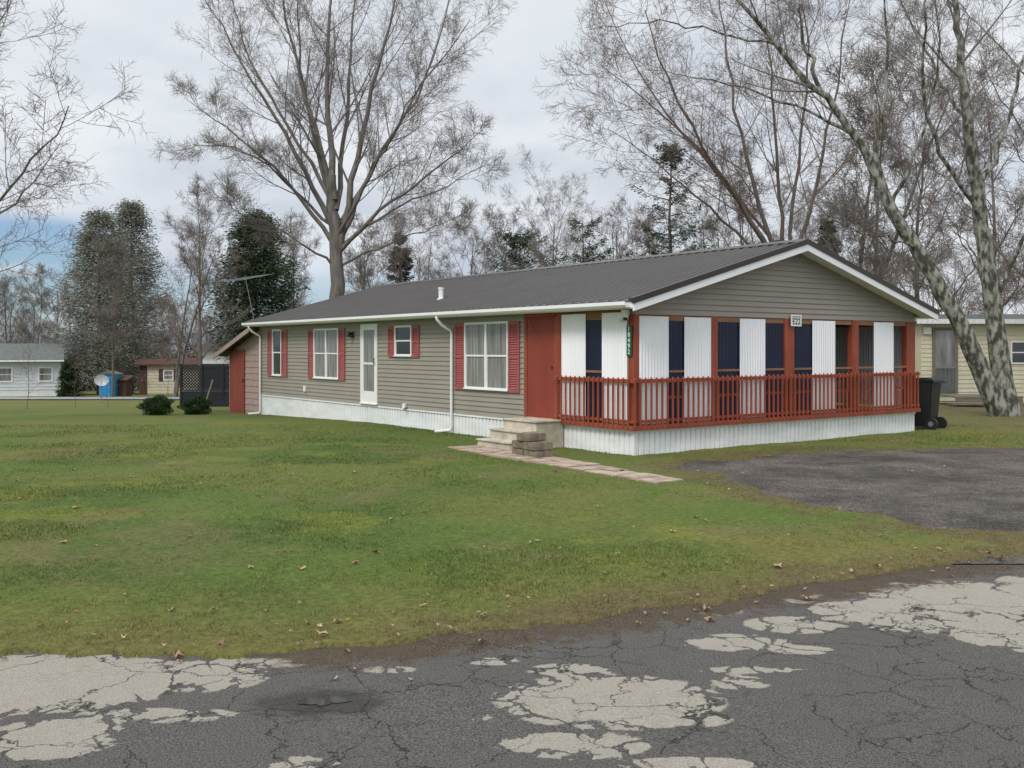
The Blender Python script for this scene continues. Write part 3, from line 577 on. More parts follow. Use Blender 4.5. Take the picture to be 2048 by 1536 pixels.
m = MB(); m.prism([(-.35, 2.8), (4.3, 2.8), (2, 3.15)], 'x', -.3, 14.3); nr = m.build('roof', M['groof'], nb); MB().corr((-.3, -.36), (1, 0), (0, -1), 14.6, 2.74, 2.9, SIN, .2).build('roof_edge', M['white'], nr)
nx = lambda px: (px-1024)/F*Yn-X0; nz = lambda py: H-(py-HZ)*Yn/F
m = MB(); a, b2 = nx(1864), nx(1915); zz0, zz1 = nz(786), nz(655); m.box(a, a+.1, -.06, -.02, zz0, zz1); m.box(b2-.1, b2, -.06, -.02, zz0, zz1); m.box(a+.1, b2-.1, -.06, -.02, zz1-.1, zz1); nd = m.build('door', M['wood'], nb)
MB().box(a+.1, b2-.1, -.04, -.019, zz0+.9, zz1-.1).build('upper_pane', M['glassc'], nd); MB().box(a+.1, b2-.1, -.04, -.019, zz0, zz0+.88).build('lower_panel', M['groof'], nd)
m = MB(); m.box(a+.1, b2-.1, -.055, -.041, zz0+.84, zz0+.9)
for k in range(5): x = a+.15+k*(b2-a-.3)/4; m.box(x-.008, x+.008, -.05, -.041, zz0+.1, zz0+.84)
m.build('door_bars', M['metal'], nd)
bwin(nb, nx(2022), nx(2022)+1.3, nz(728), nz(682), 0); MB().box(nx(1846), nx(1860), -.1, -.02, nz(668), nz(655)).build('wall_lamp', M['white'], nb)
dk = thing('wooden_landing', 'low grey wooden landing below the yellow trailer door', 'deck', (X0+nx(1862), Yn-1.5, .02))
m = MB()
for k in range(8): m.box(0, 2.2, -.35+k*.2, -.35+k*.2+.18, .28, .33)
m.build('deck_board', M['wood'], dk); m = MB(); m.box(.02, 2.18, -.34, -.3, .0, .279); m.box(-.3, .9, -.8, -.4, .08, .14); m.build('deck_frame', M['wood'], dk)
gz = -1.25
gh = thing('neighbour_house', 'light grey house with grey gable roof at left edge', 'house', (-28.6-12.5*math.cos(.43), 62-12.5*math.sin(.43), gz), .43)
m = MB(); m.lap((0, 0), (1, 0), (0, -1), 12.5, .35, 2.4, .2, .02); m.box(0, 12.5, .002, 7, 0, 2.45); m.prism([(0, 2.4), (7, 2.4), (3.5, 3.3)], 'x', .05, 12.45); m.build('wall', M['greyw'], gh)
m = MB(); m.prism([(-.4, 2.36), (3.5, 3.36), (7.4, 2.36), (7.4, 2.46), (3.5, 3.48), (-.4, 2.46)], 'x', -.3, 12.7); m.build('roof', M['groof'], gh); MB().box(-.3, 12.7, -.44, -.405, 2.33, 2.43).build('gutter', M['white'], gh)
MB().box(-.01, 12.52, -.03, -.021, .0, .35).build('skirting', M['skirt'], gh)
for x in (2., 5.2, 8.95, 11.2): bwin(gh, x, x+.85, 1.05, 2.0, 0, 'glassc', .09)
th = thing('neighbour_cottage', 'tan mobile home with low brown roof beyond the left lawn', 'house', (-25.1, 66, -1.2), -.02)
m = MB(); m.lap((0, 0), (1, 0), (0, -1), 6.5, .1, 2.0, .2, .02); m.box(0, 6.5, .002, 6, 0, 2.1); m.build('wall', M['tan'], th)
MB().prism([(-.3, 2.05), (.5, 2.38), (5.5, 2.38), (6.3, 2.05), (6.3, 1.95), (-.3, 1.95)], 'x', -.3, 6.8).build('roof', M['darkbr'], th); bwin(th, 1.6, 2.3, .95, 1.65, 0, 'glassc', .07); bwin(th, 4.4, 5.1, .95, 1.65, 0, 'glassc', .07)
for x in (1.3, 2.32): MB().box(x, x+.28, -.05, -.022, .9, 1.7).build('shutter', M['darkbr'], th)
MB().box(-.02, .5, -.05, -.022, .0, 2.0).build('side_panel', M['darkbr'], th)
bs = thing('storage_shed', 'small bright blue shed between bare trunks at far left', 'shed', ((198-1024)/F*60.5, 60.5, -1.1))
MB().box(0, .95, 0, 1.2, 0, 1.4).build('wall', M['blue'], bs); MB().prism([(-.1, 1.4), (.48, 1.6), (1.05, 1.4)], 'y', -.1, 1.3).build('roof', M['groof'], bs); MB().box(.3, .7, -.03, -.003, .05, 1.2).build('door', M['blue'], bs)
bf = thing('lean_to', 'small brown wooden lean-to beside the blue shed', 'shed', ((228-1024)/F*61, 61, -1.1)); MB().box(0, .75, 0, 1, 0, 1.0).build('wall', M['darkbr'], bf); MB().hexa([(-.1, -.1, 1.0), (.85, -.1, 1.0), (.85, 1.1, 1.0), (-.1, 1.1, 1.0), (-.1, -.1, 1.05), (.85, -.1, 1.05), (.85, 1.1, 1.3), (-.1, 1.1, 1.3)]).build('roof', M['darkbr'], bf)
wg = thing('white_garage', 'white building with dark roof behind the black deck', 'building', (-17.3, 54, -.9), .0)
m = MB(); m.lap((0, 0), (1, 0), (0, -1), 5, 0, 2.6, .2, .02); m.box(0, 5, .002, 5, 0, 2.7); m.build('wall', M['white'], wg); MB().prism([(-.4, 2.65), (2.5, 3.2), (5.4, 2.65)], 'x', -.3, 5.3).build('roof', M['shroof'], wg)
# black lattice deck
Yd = 39.5; dx = (360-1024)/F*Yd; dz = float(g(dx, Yd)); dk2 = thing('lattice_deck', 'black painted deck with lattice railing beside pink shed', 'deck', (dx, Yd, dz), .0)
w_ = 2.6; m = MB(); m.box(0, w_, 0, 3, .55, .63); m.box(0, w_, -.02, 0, .0, .55); m.build('platform', M['blackwood'], dk2)
m = MB(); m.box(0, w_, -.03, .03, 1.6, 1.68); m.box(0, w_, -.03, .03, .66, .72); m.box(0, w_, 2.9, 3, .66, 1.7)
for x in (0, .85, 1.7, 2.55): m.box(x, x+.08, -.045, .045, 0, 1.75)
lr_ = m.build('railing', M['blackwood'], dk2); m = MB(); q = .12; k = -8
while k*q < w_:
    for s_ in (1, -1):
        xa = k*q; xb = xa+.88; za, zb3 = .72, 1.6
        if xa < 0: za = .72-xa; xa = 0.
        if xb > w_: zb3 = 1.6-(xb-w_); xb = w_
        if xb > xa:
            if s_ < 0: za, zb3 = 2.32-za, 2.32-zb3
            o_ = .004*s_; m.hexa([(xa, o_-.003, za-.035), (xb, o_-.003, zb3-.035), (xb, o_+.003, zb3-.035), (xa, o_+.003, za-.035), (xa, o_-.003, za+.035), (xb, o_-.003, zb3+.035), (xb, o_+.003, zb3+.035), (xa, o_+.003, za+.035)])
    k += 1
m.build('lattice', M['blackwood'], lr_)
m = MB(); m.box(1.3, 2.3, -.35, -.021, .0, .42); m.box(1.3, 2.3, -.7, -.351, .0, .22); m.build('stair', M['blackwood'], dk2)
sx, sy = (203-1024)/F*44, 44.; sz = float(g(sx, sy)); sd = thing('satellite_dish', 'white satellite dish on a pole in the left yard', 'dish', (sx, sy, sz+.1)); sd.scale = (.85,)*3
MB().tube([(0, 0, -.15), (0, 0, .95)], .03).build('pole', M['metal'], sd)
m = MB(); n = 20; V = []; ax = Vector((.45, -.8, .4)).normalized(); uu = ax.cross(Vector((0, 0, 1))).normalized(); vv = ax.cross(uu)
for r_ in (0, .12, .24, .36):
    for k in range(n): V.append(Vector((0, -.05, 1.1))+ax*(r_*r_*.9)+(uu*math.cos(k/n*6.283)+vv*.9*math.sin(k/n*6.283))*r_)
m.add(V, [(a*n+k, a*n+(k+1) % n, (a+1)*n+(k+1) % n, (a+1)*n+k) for a in range(3) for k in range(n)]); m.build('reflector', mat('dish_grey', (.42, .44, .45), .6), sd, smooth=True)
MB().tube([Vector((0, -.05, .8)), Vector((0, -.05, .95))+ax*.4], .012).build('feed_arm', M['metal'], sd)

# ---------------------------------------------------------------- trees
def tubes(P, R, sides):
    N, K, _ = P.shape; T = np.empty_like(P); T[:, 1:-1] = P[:, 2:]-P[:, :-2]; T[:, 0] = P[:, 1]-P[:, 0]; T[:, -1] = P[:, -1]-P[:, -2]
    T /= np.linalg.norm(T, axis=2, keepdims=True)+1e-9
    ref = np.zeros((N, 3)); ref[np.arange(N), np.argmin(np.abs(T[:, 0]), 1)] = 1
    U = np.cross(T, ref[:, None, :]); U /= np.linalg.norm(U, axis=2, keepdims=True)+1e-9; Wv = np.cross(T, U)
    a = np.arange(sides)/sides*2*np.pi
    V = P[:, :, None, :]+(U[:, :, None, :]*np.cos(a)[:, None]+Wv[:, :, None, :]*np.sin(a)[:, None])*R[:, :, None, None]
    i = np.arange(N*K*sides).reshape(N, K, sides); j = np.roll(i, -1, 2)
    Fq = np.stack([i[:, :-1], j[:, :-1], j[:, 1:], i[:, 1:]], -1).reshape(-1, 4)
    return V.reshape(-1, 3), Fq
def join(L):
    V = []; Fs = []; n = 0
    for v, f in L: V.append(v); Fs.append(f+n); n += len(v)
    return np.concatenate(V), np.concatenate(Fs)
def grow(P, R, n, tr, ang, lr, K, up, wander, rr, rng, lmin=.0, rmin=.004, lmax=99.):
    N, Kp, _ = P.shape; idx = np.repeat(np.arange(N), n); M_ = len(idx)
    t = tr[0]+(tr[1]-tr[0])*((np.tile(np.arange(n), N)+rng.random(M_))/n); f = t*(Kp-1); i = np.minimum(f.astype(int), Kp-2); fr = (f-i)[:, None]
    pos = P[idx, i]*(1-fr)+P[idx, i+1]*fr; T = P[idx, i+1]-P[idx, i]; T /= np.linalg.norm(T, axis=1, keepdims=True)+1e-9
    rad = R[idx, i]*(1-fr[:, 0])+R[idx, i+1]*fr[:, 0]
    plen = np.linalg.norm(np.diff(P, axis=1), axis=2).sum(1)[idx]
    q = rng.normal(size=(M_, 3)); q -= T*(q*T).sum(1, keepdims=True); q /= np.linalg.norm(q, axis=1, keepdims=True)+1e-9
    a = ang*(.7+.6*rng.random(M_))[:, None]; D = T*np.cos(a)+q*np.sin(a)
    L = np.clip(plen*lr*(1-.5*t)*(.55+.8*rng.random(M_)), lmin, lmax)
    C = np.empty((M_, K, 3)); C[:, 0] = pos; st = (L/(K-1))[:, None]
    for k in range(1, K):
        D = D+rng.normal(size=(M_, 3))*wander; D[:, 2] += up; D /= np.linalg.norm(D, axis=1, keepdims=True); C[:, k] = C[:, k-1]+D*st
    r0 = np.maximum(rad*rr, rmin); Rr = np.maximum(r0[:, None]*np.linspace(1, .25, K)[None], rmin*.8)
    return C, Rr
def resamp(pts, r0, r1, K, rng, wob=.0):
    pts = np.array(pts, float); s = np.concatenate([[0], np.cumsum(np.linalg.norm(np.diff(pts, axis=0), axis=1))]); u = np.linspace(0, s[-1], K)
    from_ = np.stack([np.interp(u, s, pts[:, k]) for k in range(3)], -1)
    sm = from_.copy()
    for _ in range(2): sm[1:-1] = (sm[:-2]+2*sm[1:-1]+sm[2:])/4
    sm[1:-1] += rng.normal(size=(K-2, 3))*wob
    return sm, r0+(r1-r0)*np.linspace(0, 1, K)**.8
def make_tree(name, label, base, trunks, limbs, mats, counts, seed, twig=.0055, group=None, lr=(.5, .5, .5, .55), up=.05, ang=(.7, .8, .85, .8), cat='tree', wan=.035):
    rng = np.random.default_rng(seed); B = np.array(base, float); t = thing(name, label, cat, tuple(B), 0, group)
    TP = [resamp(np.array(p)-B, a, b, 16, rng, a*.10) for p, a, b in trunks]; LP = [resamp(np.array(p)-B, a, b, 14, rng, .05) for p, a, b in limbs]
    parts = [tubes(p[None], r[None], 10) for p, r in TP]+[tubes(p[None], r[None], 7) for p, r in LP]
    v, f = join(parts); mesh_np('trunk', v, f, M[mats[0]], t)
    P = np.stack([p for p, r in LP]); R = np.stack([r for p, r in LP]); out = []
    sides = [5, 4, 3, 3]; Ks = [9, 6, 4, 3]
    for lv, n in enumerate(counts):
        last = lv == len(counts)-1
        P, R = grow(P, R, n, (.18 if lv == 0 else .2, 1.), ang[lv], lr[lv], Ks[lv], up*(1 if lv < 2 else .5), wan+.03*lv, .40 if lv == 0 else .5, rng, lmin=(.22 if last else .3), rmin=twig*(1+.4*(len(counts)-1-lv)), lmax=(4.5, 2.6, 1.4, .8)[lv])
        out.append(tubes(P, R, sides[lv]))
    v, f = join(out); mesh_np('crown', v, f, M[mats[1]], t)
    return t
rgt = np.random.default_rng(5)
def PL(pts, Y, r0, r1, spread=2.5):
    o = rgt.uniform(-1, 1)*spread; n = len(pts); return ([P3(px, py, Y+o*(k/(n-1))) for k, (px, py) in enumerate(pts)], r0, r1)
Yc = 38.
make_tree('maple_tree', 'tall leafless maple towering behind the middle of the home', (P3(668, 700, Yc)[0], Yc, -.3),
  [([(P3(668, 700, Yc)[0]+.05, Yc, -.4), P3(669, 640, Yc), P3(674, 540, Yc), P3(670, 430, Yc), P3(664, 350, Yc)], .46, .16)],
  [PL([(668, 480), (655, 340), (615, 190), (575, 60), (545, -90)], Yc, .145, .02), PL([(668, 400), (662, 300), (652, 150), (660, 0), (680, -150)], Yc, .16, .02), PL([(678, 500), (706, 350), (740, 190), (780, 40), (815, -90)], Yc, .165, .02),
   PL([(662, 480), (610, 400), (530, 320), (440, 250), (375, 200)], Yc, .10, .01), PL([(682, 500), (750, 430), (830, 370), (910, 310), (965, 260)], Yc, .10, .01), PL([(664, 450), (600, 310), (520, 190), (450, 70), (400, -20)], Yc, .12, .013),
   PL([(684, 470), (750, 320), (825, 200), (890, 110), (940, 40)], Yc, .11, .013), PL([(664, 530), (600, 480), (520, 440), (430, 400)], Yc, .055, .008), PL([(684, 530), (770, 490), (850, 460), (920, 430)], Yc, .055, .008),
   PL([(672, 420), (696, 230), (700, 60), (725, -110)], Yc, .12, .018, 5), PL([(668, 460), (632, 300), (595, 120), (600, -60)], Yc, .11, .018, 6), PL([(676, 470), (730, 370), (795, 250), (850, 130)], Yc, .085, .01, 6), PL([(664, 450), (560, 350), (470, 290), (390, 290)], Yc, .075, .01, 6),
   PL([(662, 400), (570, 240), (490, 110), (450, -60)], Yc, .09, .013, 5), PL([(684, 440), (770, 300), (850, 170), (895, 20), (920, -80)], Yc, .09, .013, 5), PL([(684, 490), (800, 410), (900, 370), (980, 330)], Yc, .065, .009, 5)],
  ('bark', 'twig'), (12, 8, 6, 4), 3, .0038, lr=(.34, .55, .6, .65), up=.06)
Yr = 27.
make_tree('mossy_tree', 'lichen covered tree with two crossing trunks right of the porch', (P3(2012, 830, Yr)[0], Yr, 0),
  [([P3(2006, 846, Yr), P3(1965, 740, Yr), P3(1905, 620, Yr), P3(1838, 500, Yr), P3(1778, 410, Yr), P3(1735, 310, Yr)], .30, .14),
   ([P3(2022, 846, Yr+.3), P3(2000, 700, Yr+.3), P3(1978, 560, Yr+.3), P3(1958, 400, Yr+.3), P3(1936, 250, Yr+.3)], .32, .15)],
  [PL([(1745, 330), (1700, 250), (1620, 160), (1540, 70), (1470, 0), (1400, -80)], Yr, .13, .03, 1.5), PL([(1775, 410), (1752, 270), (1780, 120), (1765, -60)], Yr, .08, .02), PL([(1720, 280), (1600, 215), (1450, 165), (1290, 140)], Yr, .055, .01, 3),
   PL([(1835, 500), (1770, 470), (1700, 455), (1620, 400)], Yr, .035, .01, 3), PL([(1640, 180), (1600, 60), (1600, -80)], Yr, .065, .02), PL([(1780, 420), (1830, 300), (1880, 150), (1870, -20)], Yr, .06, .015),
   PL([(1936, 260), (1924, 130), (1912, 0), (1905, -120)], Yr+.3, .145, .06, 1), PL([(1962, 440), (1885, 330), (1842, 190), (1850, 40), (1862, -80)], Yr+.3, .08, .02), PL([(1955, 380), (2010, 270), (2045, 130), (2080, -20)], Yr+.3, .09, .02), PL([(1938, 260), (1860, 130), (1790, -40)], Yr+.3, .065, .015),
   PL([(1985, 600), (2050, 480), (2110, 330), (2150, 180)], Yr+.3, .07, .02), PL([(1560, 90), (1430, 60), (1300, 40), (1180, 60)], Yr, .04, .01, 3), PL([(1900, 620), (1850, 560), (1790, 560)], Yr, .03, .008, 2)],
  ('barkm', 'twig'), (9, 6, 5, 4), 7, .003, lr=(.38, .55, .6, .65), up=.03)
Yf = 41.
make_tree('bare_tree', 'brown bare tree with fanning stems behind the roof ridge', (P3(1575, 700, Yf)[0], Yf, 0),
  [([P3(1590, 830, Yf), P3(1570, 600, Yf), P3(1555, 480, Yf)], .3, .15)],
  [PL([(1570, 560), (1480, 400), (1400, 290), (1330, 150), (1290, 20)], Yf, .12, .018), PL([(1570, 560), (1510, 380), (1465, 200), (1440, 20), (1430, -80)], Yf, .12, .018), PL([(1575, 560), (1560, 380), (1545, 200), (1530, 0)], Yf, .11, .018), PL([(1580, 560), (1630, 380), (1670, 200), (1700, 0)], Yf, .11, .018),
   PL([(1570, 570), (1450, 440), (1320, 330), (1220, 260)], Yf, .09, .01), PL([(1575, 560), (1600, 300), (1620, 120), (1600, -60)], Yf, .10, .018), PL([(1565, 560), (1430, 330), (1290, 200), (1190, 120)], Yf, .09, .012), PL([(1560, 500), (1400, 300), (1250, 120), (1200, -20)], Yf, .08, .012, 4)],
  ('barkr', 'twigr'), (12, 7, 6, 4), 9, .0045, lr=(.4, .55, .6, .65), up=.05)
def generic(name, label, seed, Ht, r, spread, mats, counts, group, twig, t0=.25, nl=12, multi=1):
    rng = np.random.default_rng(seed); tr = []; lim = []
    for s in range(multi):
        lean = rng.normal(size=2)*(.04 if multi == 1 else .16)*Ht; n = 6; u = np.linspace(0, 1, n)
        tp = np.stack([lean[0]*u**1.3+rng.normal(size=n)*.1*u, lean[1]*u**1.3+rng.normal(size=n)*.1*u, -.3+(Ht*.85+.3)*u], -1); tr.append((tp, r, r*.15))
        for k in range(nl):
            t = t0+(1-t0)*(k+rng.random()*.8)/nl; p = np.array([np.interp(t, u, tp[:, j]) for j in range(3)]); a = k*2.4+rng.random()+s; L = spread*(1-.35*t)*(.7+.5*rng.random()); el = .6+.5*t
            d = np.array([math.cos(a)*math.cos(el), math.sin(a)*math.cos(el), math.sin(el)]); q = [p]
            for j in range(4): d = d+rng.normal(size=3)*.1+np.array([0, 0, .08]); d /= np.linalg.norm(d); q.append(q[-1]+d*L/4)
            rr = r*(1-.8*t)*.42; lim.append((q, rr, rr*.2))
    return make_tree(name, label, (0, 0, 0), tr, lim, mats, counts, seed, twig, group, lr=(.5, .55, .55, .6), up=.05)
GA = 'bare trees standing behind the homes'
v1 = generic('bare_tree', '', 21, 13, .17, 5.4, ('barkr', 'twigb'), (6, 5, 5, 3), GA, .0055, .2, 13)
v2 = generic('bare_tree', '', 22, 14, .15, 4.6, ('bark', 'twigr'), (6, 5, 5, 3), GA, .0055, .15, 9, 2)
v3 = generic('bare_tree', '', 23, 15, .2, 7.0, ('bark', 'twig'), (8, 6, 5, 4), GA, .004, .2, 15)
v4 = generic('bare_tree', '', 24, 12, .11, 3.4, ('barkr', 'twigb'), (6, 5, 5, 3), GA, .006, .25, 12)
LS = [
 (v3, -150, 25, 1.05, 1.0, 'leafless tree whose twigs reach in at the upper left corner'),
 (v1, 400, 52, .85, .5, 'small bare tree left of the dark spruce behind the shed'),
 (v2, 350, 60, .75, 2.1, 'slender bare tree above the tan mobile home'),
 (v4, 70, 74, .8, 0, 'bare tree behind the light grey house, right of centre of its roof'),
 (v1, 20, 78, .75, 2.6, 'bare tree behind the light grey house at the left picture edge'),
 (v2, 150, 78, .7, 4.1, 'bare tree just left of the tall left spruces'),
 (v4, 225, 58, .8, 1.6, 'bare trunk standing before the tall left spruces'),
 (v1, 590, 62, .85, 3.3, 'bare tree between dark spruce and the big maple trunk'),
 (v4, 740, 56, .85, 2.2, 'bare tree just right of the big maple trunk'),
 (v2, 850, 66, .85, .3, 'reddish bare tree above the white roof vent'),
 (v1, 930, 58, .8, 5.0, 'broad brown bare tree right of the roof vent'),
 (v4, 1010, 64, .95, 1.2, 'upright bare tree above the middle of the roof'),
 (v3, 1110, 56, .72, 3.9, 'rounded grey bare tree above the middle of the roof'),
 (v2, 1220, 62, .8, 2.8, 'reddish bare tree left of the sparse spruce'),
 (v1, 1420, 60, .9, .9, 'brown bare tree just right of the sparse spruce'),
 (v4, 1500, 52, 1.05, 3.0, 'bare tree left of the roof peak'),
 (v2, 1700, 46, 1.15, 1.9, 'twin stemmed bare tree right of the roof peak'),
 (v4, 1745, 42, 1.25, .4, 'straight bare tree above the right roof slope'),
 (v3, 1830, 50, 1.0, 5.2, 'grey bare tree behind the leaning mossy trunk'),
 (v2, 1990, 46, 1.15, 3.6, 'twin stemmed bare tree behind the yellow trailer at the right edge'),
 (v3, 2160, 31, 1.0, 2.2, 'bare tree outside the right edge with limbs reaching in'),
 (v1, 490, 70, .9, 4.4, 'bare tree rising behind the dark spruce'),
 (v2, 290, 84, .9, 5.5, 'bare tree right behind the tall left spruces'),
 (v4, 1290, 72, 1.0, 4.9, 'thin bare tree just left of the sparse spruce, farther back'),
 (v1, 1600, 66, 1.0, 3.8, 'brown bare tree directly behind the roof peak')]
used = set()
for (v, px, Yt, sc, rz, lab) in LS:
    x = (px-1024)/F*Yt; l = (x, Yt, float(g(x, Yt)))
    if id(v) in used: dup(v, l, rz, sc, lab)
    else: v.location = l; v.rotation_euler = (0, 0, rz); v.scale = (sc,)*3; v['label'] = lab; used.add(id(v))
sp = generic('sapling', 'thin leafless sapling at the far left of the lawn', 31, 2.4, .018, .7, ('barkr', 'twigb'), (3, 3), 'saplings at the left lawn edge', .004, .35, 6)
for k, (px, Yt, sc, lab) in enumerate(((55, 36, 1, 'thin leafless sapling at the far left of the lawn'), (152, 37, .8, 'thin leafless sapling midway between grey house and dish'), (216, 36, .75, 'thin leafless sapling just right of the satellite dish'), (335, 48, 1.1, 'thin leafless sapling in front of tan mobile home'))):
    x = (px-1024)/F*Yt; l = (x, Yt, float(g(x, Yt)))
    if k == 0: sp.location = l
    else: dup(sp, l, k*1.3, sc, lab)
# woodland mass
rng = np.random.default_rng(77); out = []
def lowtree(seed):
    r = np.random.default_rng(seed); K = 6; P = np.zeros((1, K, 3)); P[0, :, 2] = np.linspace(-1, 11, K); P[0, :, :2] += r.normal(size=(K, 2))*.25; R = np.linspace(.17, .04, K)[None]; o = [tubes(P, R, 4)]
    for lv, n in enumerate((16, 9, 7)):
        P, R = grow(P, R, n, (.2, 1), (.6, .75, .8)[lv], (.42, .5, .55)[lv], (5, 4, 3)[lv], .08, .08, .5, r, lmin=.5, rmin=.012); o.append(tubes(P, R, 3))
    return join(o)
lt = [lowtree(i) for i in range(5)]
for k in range(75):
    v, f = lt[k % 5]; a = rng.random()*6.28; s = .75+.5*rng.random(); Yt = 88+rng.random()*45; x = (k/75*2-1)*.62*Yt+rng.normal()*2
    if x < -20: s *= .75
    Rm = np.array([[math.cos(a), -math.sin(a), 0], [math.sin(a), math.cos(a), 0], [0, 0, 1]]); out.append(((v*s)@Rm.T+np.array([x, Yt, float(g(x, Yt))]), f))
v, f = join(out); tag(mesh_np('woodland', v, f, M['twigb']), 'distant brown leafless woodland along the horizon', 'woodland', kind='stuff')
def leafcloud(n, c, r, rng, s):
    d = rng.normal(size=(n, 3)); d /= np.linalg.norm(d, axis=1, keepdims=True); q = d*(rng.random(n)**.4)[:, None]; q *= (1+.25*np.sin(d[:, :1]*5+c[0])*np.cos(d[:, 2:]*6))
    p = np.array(c)+q*np.array(r); a = rng.normal(size=(n, 3)); a /= np.linalg.norm(a, axis=1, keepdims=True); b = np.cross(a, rng.normal(size=(n, 3))); b /= np.linalg.norm(b, axis=1, keepdims=True)
    V = np.stack([p-a*s, p+b*s*.5, p+a*s, p-b*s*.5], 1); return V.reshape(-1, 3), np.arange(4*n).reshape(-1, 4)
out = []
for k in range(60):
    Yt = 80+rng.random()*12; x = (k/60*2-1)*.6*Yt; out.append(leafcloud(700, (x, Yt, float(g(x, Yt))+1.2), (3.4, 2, 2.0+rng.random()*1.6), rng, .22))
v, f = join(out); tag(mesh_np('undergrowth', v, f, mat('undergrowth', (.12, .1, .075), .95, .4, .3)), 'brown leafless undergrowth at the foot of the far woods', 'undergrowth', kind='stuff')
def conifer(name, label, px, top, Yt, wpx, seed, nb=150, per=120, m_='spruce', start=.06, droop=-.12, nl=.16, sparse=1., group=None, ex=.75, jit=.3):
    rng = np.random.default_rng(seed); x, _, zt2 = P3(px, top, Yt); gz = float(g(x, Yt)); Ht = zt2-gz; Rb = wpx/F*Yt/2
    t = thing(name, label, 'tree', (x, Yt, gz), 0, group); P = np.zeros((1, 8, 3)); P[0, :, 2] = np.linspace(-.3, Ht, 8); P[0, 1:-1, :2] += rng.normal(size=(6, 2))*.05
    v, f = tubes(P, np.linspace(.015*Ht, .02, 8)[None], 8); mesh_np('trunk', v, f, M['barkr'], t)
    u = start+(1-start)*np.sort(rng.random(nb)); a = np.arange(nb)*2.4+rng.normal(size=nb)*.3; L = Rb*((1-u)**ex)*(.6+.6*rng.random(nb))+.15
    if sparse < 1: L *= np.where(rng.random(nb) < .35, .5, 1.1)
    K = 6; C = np.zeros((nb, K, 3)); C[:, 0, 2] = u*Ht
    for k in range(1, K):
        s = k/(K-1); C[:, k, 0] = np.cos(a)*L*s; C[:, k, 1] = np.sin(a)*L*s; C[:, k, 2] = u*Ht+L*(droop*s*2.2+.28*s*s+.25*s*u)
    v, f = tubes(C, np.linspace(.03, .006, K)[None]*np.ones((nb, 1)), 4)
    o = [(v, f)]; n = nb*per; bi = np.repeat(np.arange(nb), per); s = .12+.88*rng.random(n)**.8; ff = s*(K-1); i = np.minimum(ff.astype(int), K-2); fr = (ff-i)[:, None]
    p = C[bi, i]*(1-fr)+C[bi, i+1]*fr; w = .28*L[bi]*(1.15-s); side = rng.normal(size=n)*w; pd = np.stack([-np.sin(a[bi]), np.cos(a[bi]), np.zeros(n)], -1)
    p = p+pd*side[:, None]; p[:, 2] -= np.abs(side)*.25+rng.random(n)*jit*.4; p += rng.normal(size=(n, 3))*jit*.25
    d = np.stack([np.cos(a[bi]), np.sin(a[bi]), rng.normal(size=n)*.3-.25], -1)+pd*np.sign(side)[:, None]*.9+rng.normal(size=(n, 3))*.25; d /= np.linalg.norm(d, axis=1, keepdims=True)
    b = np.cross(d, rng.normal(size=(n, 3))); b /= np.linalg.norm(b, axis=1, keepdims=True); l = nl*(.7+.6*rng.random(n))[:, None]
    V = np.stack([p-d*l*.3, p+b*l*.2, p+d*l, p-b*l*.2], 1).reshape(-1, 3); o.append((V, np.arange(4*n).reshape(-1, 4)))
    v, f = join(o); mesh_np('crown', v, f, M[m_], t, smooth=False); return t
conifer('spruce_tree', 'tall grey-green spruce at left, the left one of the pair', 198, 425, 67, 210, 1, 230, 150, 'spruce2', .1, nl=.15, ex=.45, jit=.9)
conifer('spruce_tree', 'tall grey-green spruce at left, the right one of the pair', 262, 404, 72, 190, 2, 230, 150, 'spruce2', .08, nl=.15, ex=.45, jit=.9)
conifer('spruce_tree', 'dense dark green spruce behind the shed and antenna', 515, 425, 56, 240, 3, 250, 150, 'spruce', .05, nl=.17, ex=.5, jit=.7)
conifer('spruce_tree', 'tall sparse spruce rising above the roof, sky showing through', 1342, 290, 50, 270, 4, 60, 130, 'spruce', .25, droop=-.02, nl=.13, sparse=.5, ex=.55)
conifer('spruce_tree', 'short dark spruce just right of the roof peak', 1655, 440, 52, 120, 5, 120, 110, 'spruce', .05, nl=.17)
conifer('pine_tree', 'dark green pine behind the bare tree right of the maple', 800, 470, 66, 130, 6, 110, 100, 'spruce', .1, nl=.2)
conifer('pine_tree', 'low broad dark pine above the middle of the roof', 1165, 445, 58, 260, 8, 70, 110, 'spruce', .1, droop=.0, nl=.16, sparse=.5, ex=.45)
conifer('pine_tree', 'low dark pine with ragged top left of the sparse spruce', 1040, 465, 62, 220, 12, 70, 100, 'spruce', .1, droop=.0, nl=.16, sparse=.5, ex=.45)
conifer('evergreen_shrub', 'cone shaped dark evergreen beside the light grey house', 138, 724, 60, 46, 9, 90, 70, 'bush', .0, nl=.12)
def bush(label, px, Yt, w, h, seed):
    rng = np.random.default_rng(seed); x = (px-1024)/F*Yt; t = thing('round_bush', label, 'bush', (x, Yt, float(g(x, Yt))), 0)
    v, f = leafcloud(5200, (0, 0, h*.5), (w/2, w/2, h*.55), rng, .03); mesh_np('foliage', v, f, M['bush'], t, smooth=False)
    P, R = grow(np.array([[[0, 0, -.1], [0, 0, .1], [0, 0, .25]]], float), np.array([[.03, .03, .02]]), 26, (.2, 1), 1., 1., 4, .1, .2, .4, rng, lmin=h*.65, rmin=.006)
    v, f = tubes(P, R, 4); mesh_np('stem', v, f, M['barkr'], t)
bush('low round dark green bush on lawn, left of the two', 313, 30.5, 1.0, .6, 1); bush('low round dark green bush on lawn beside the black deck', 392, 31, .95, .55, 2)

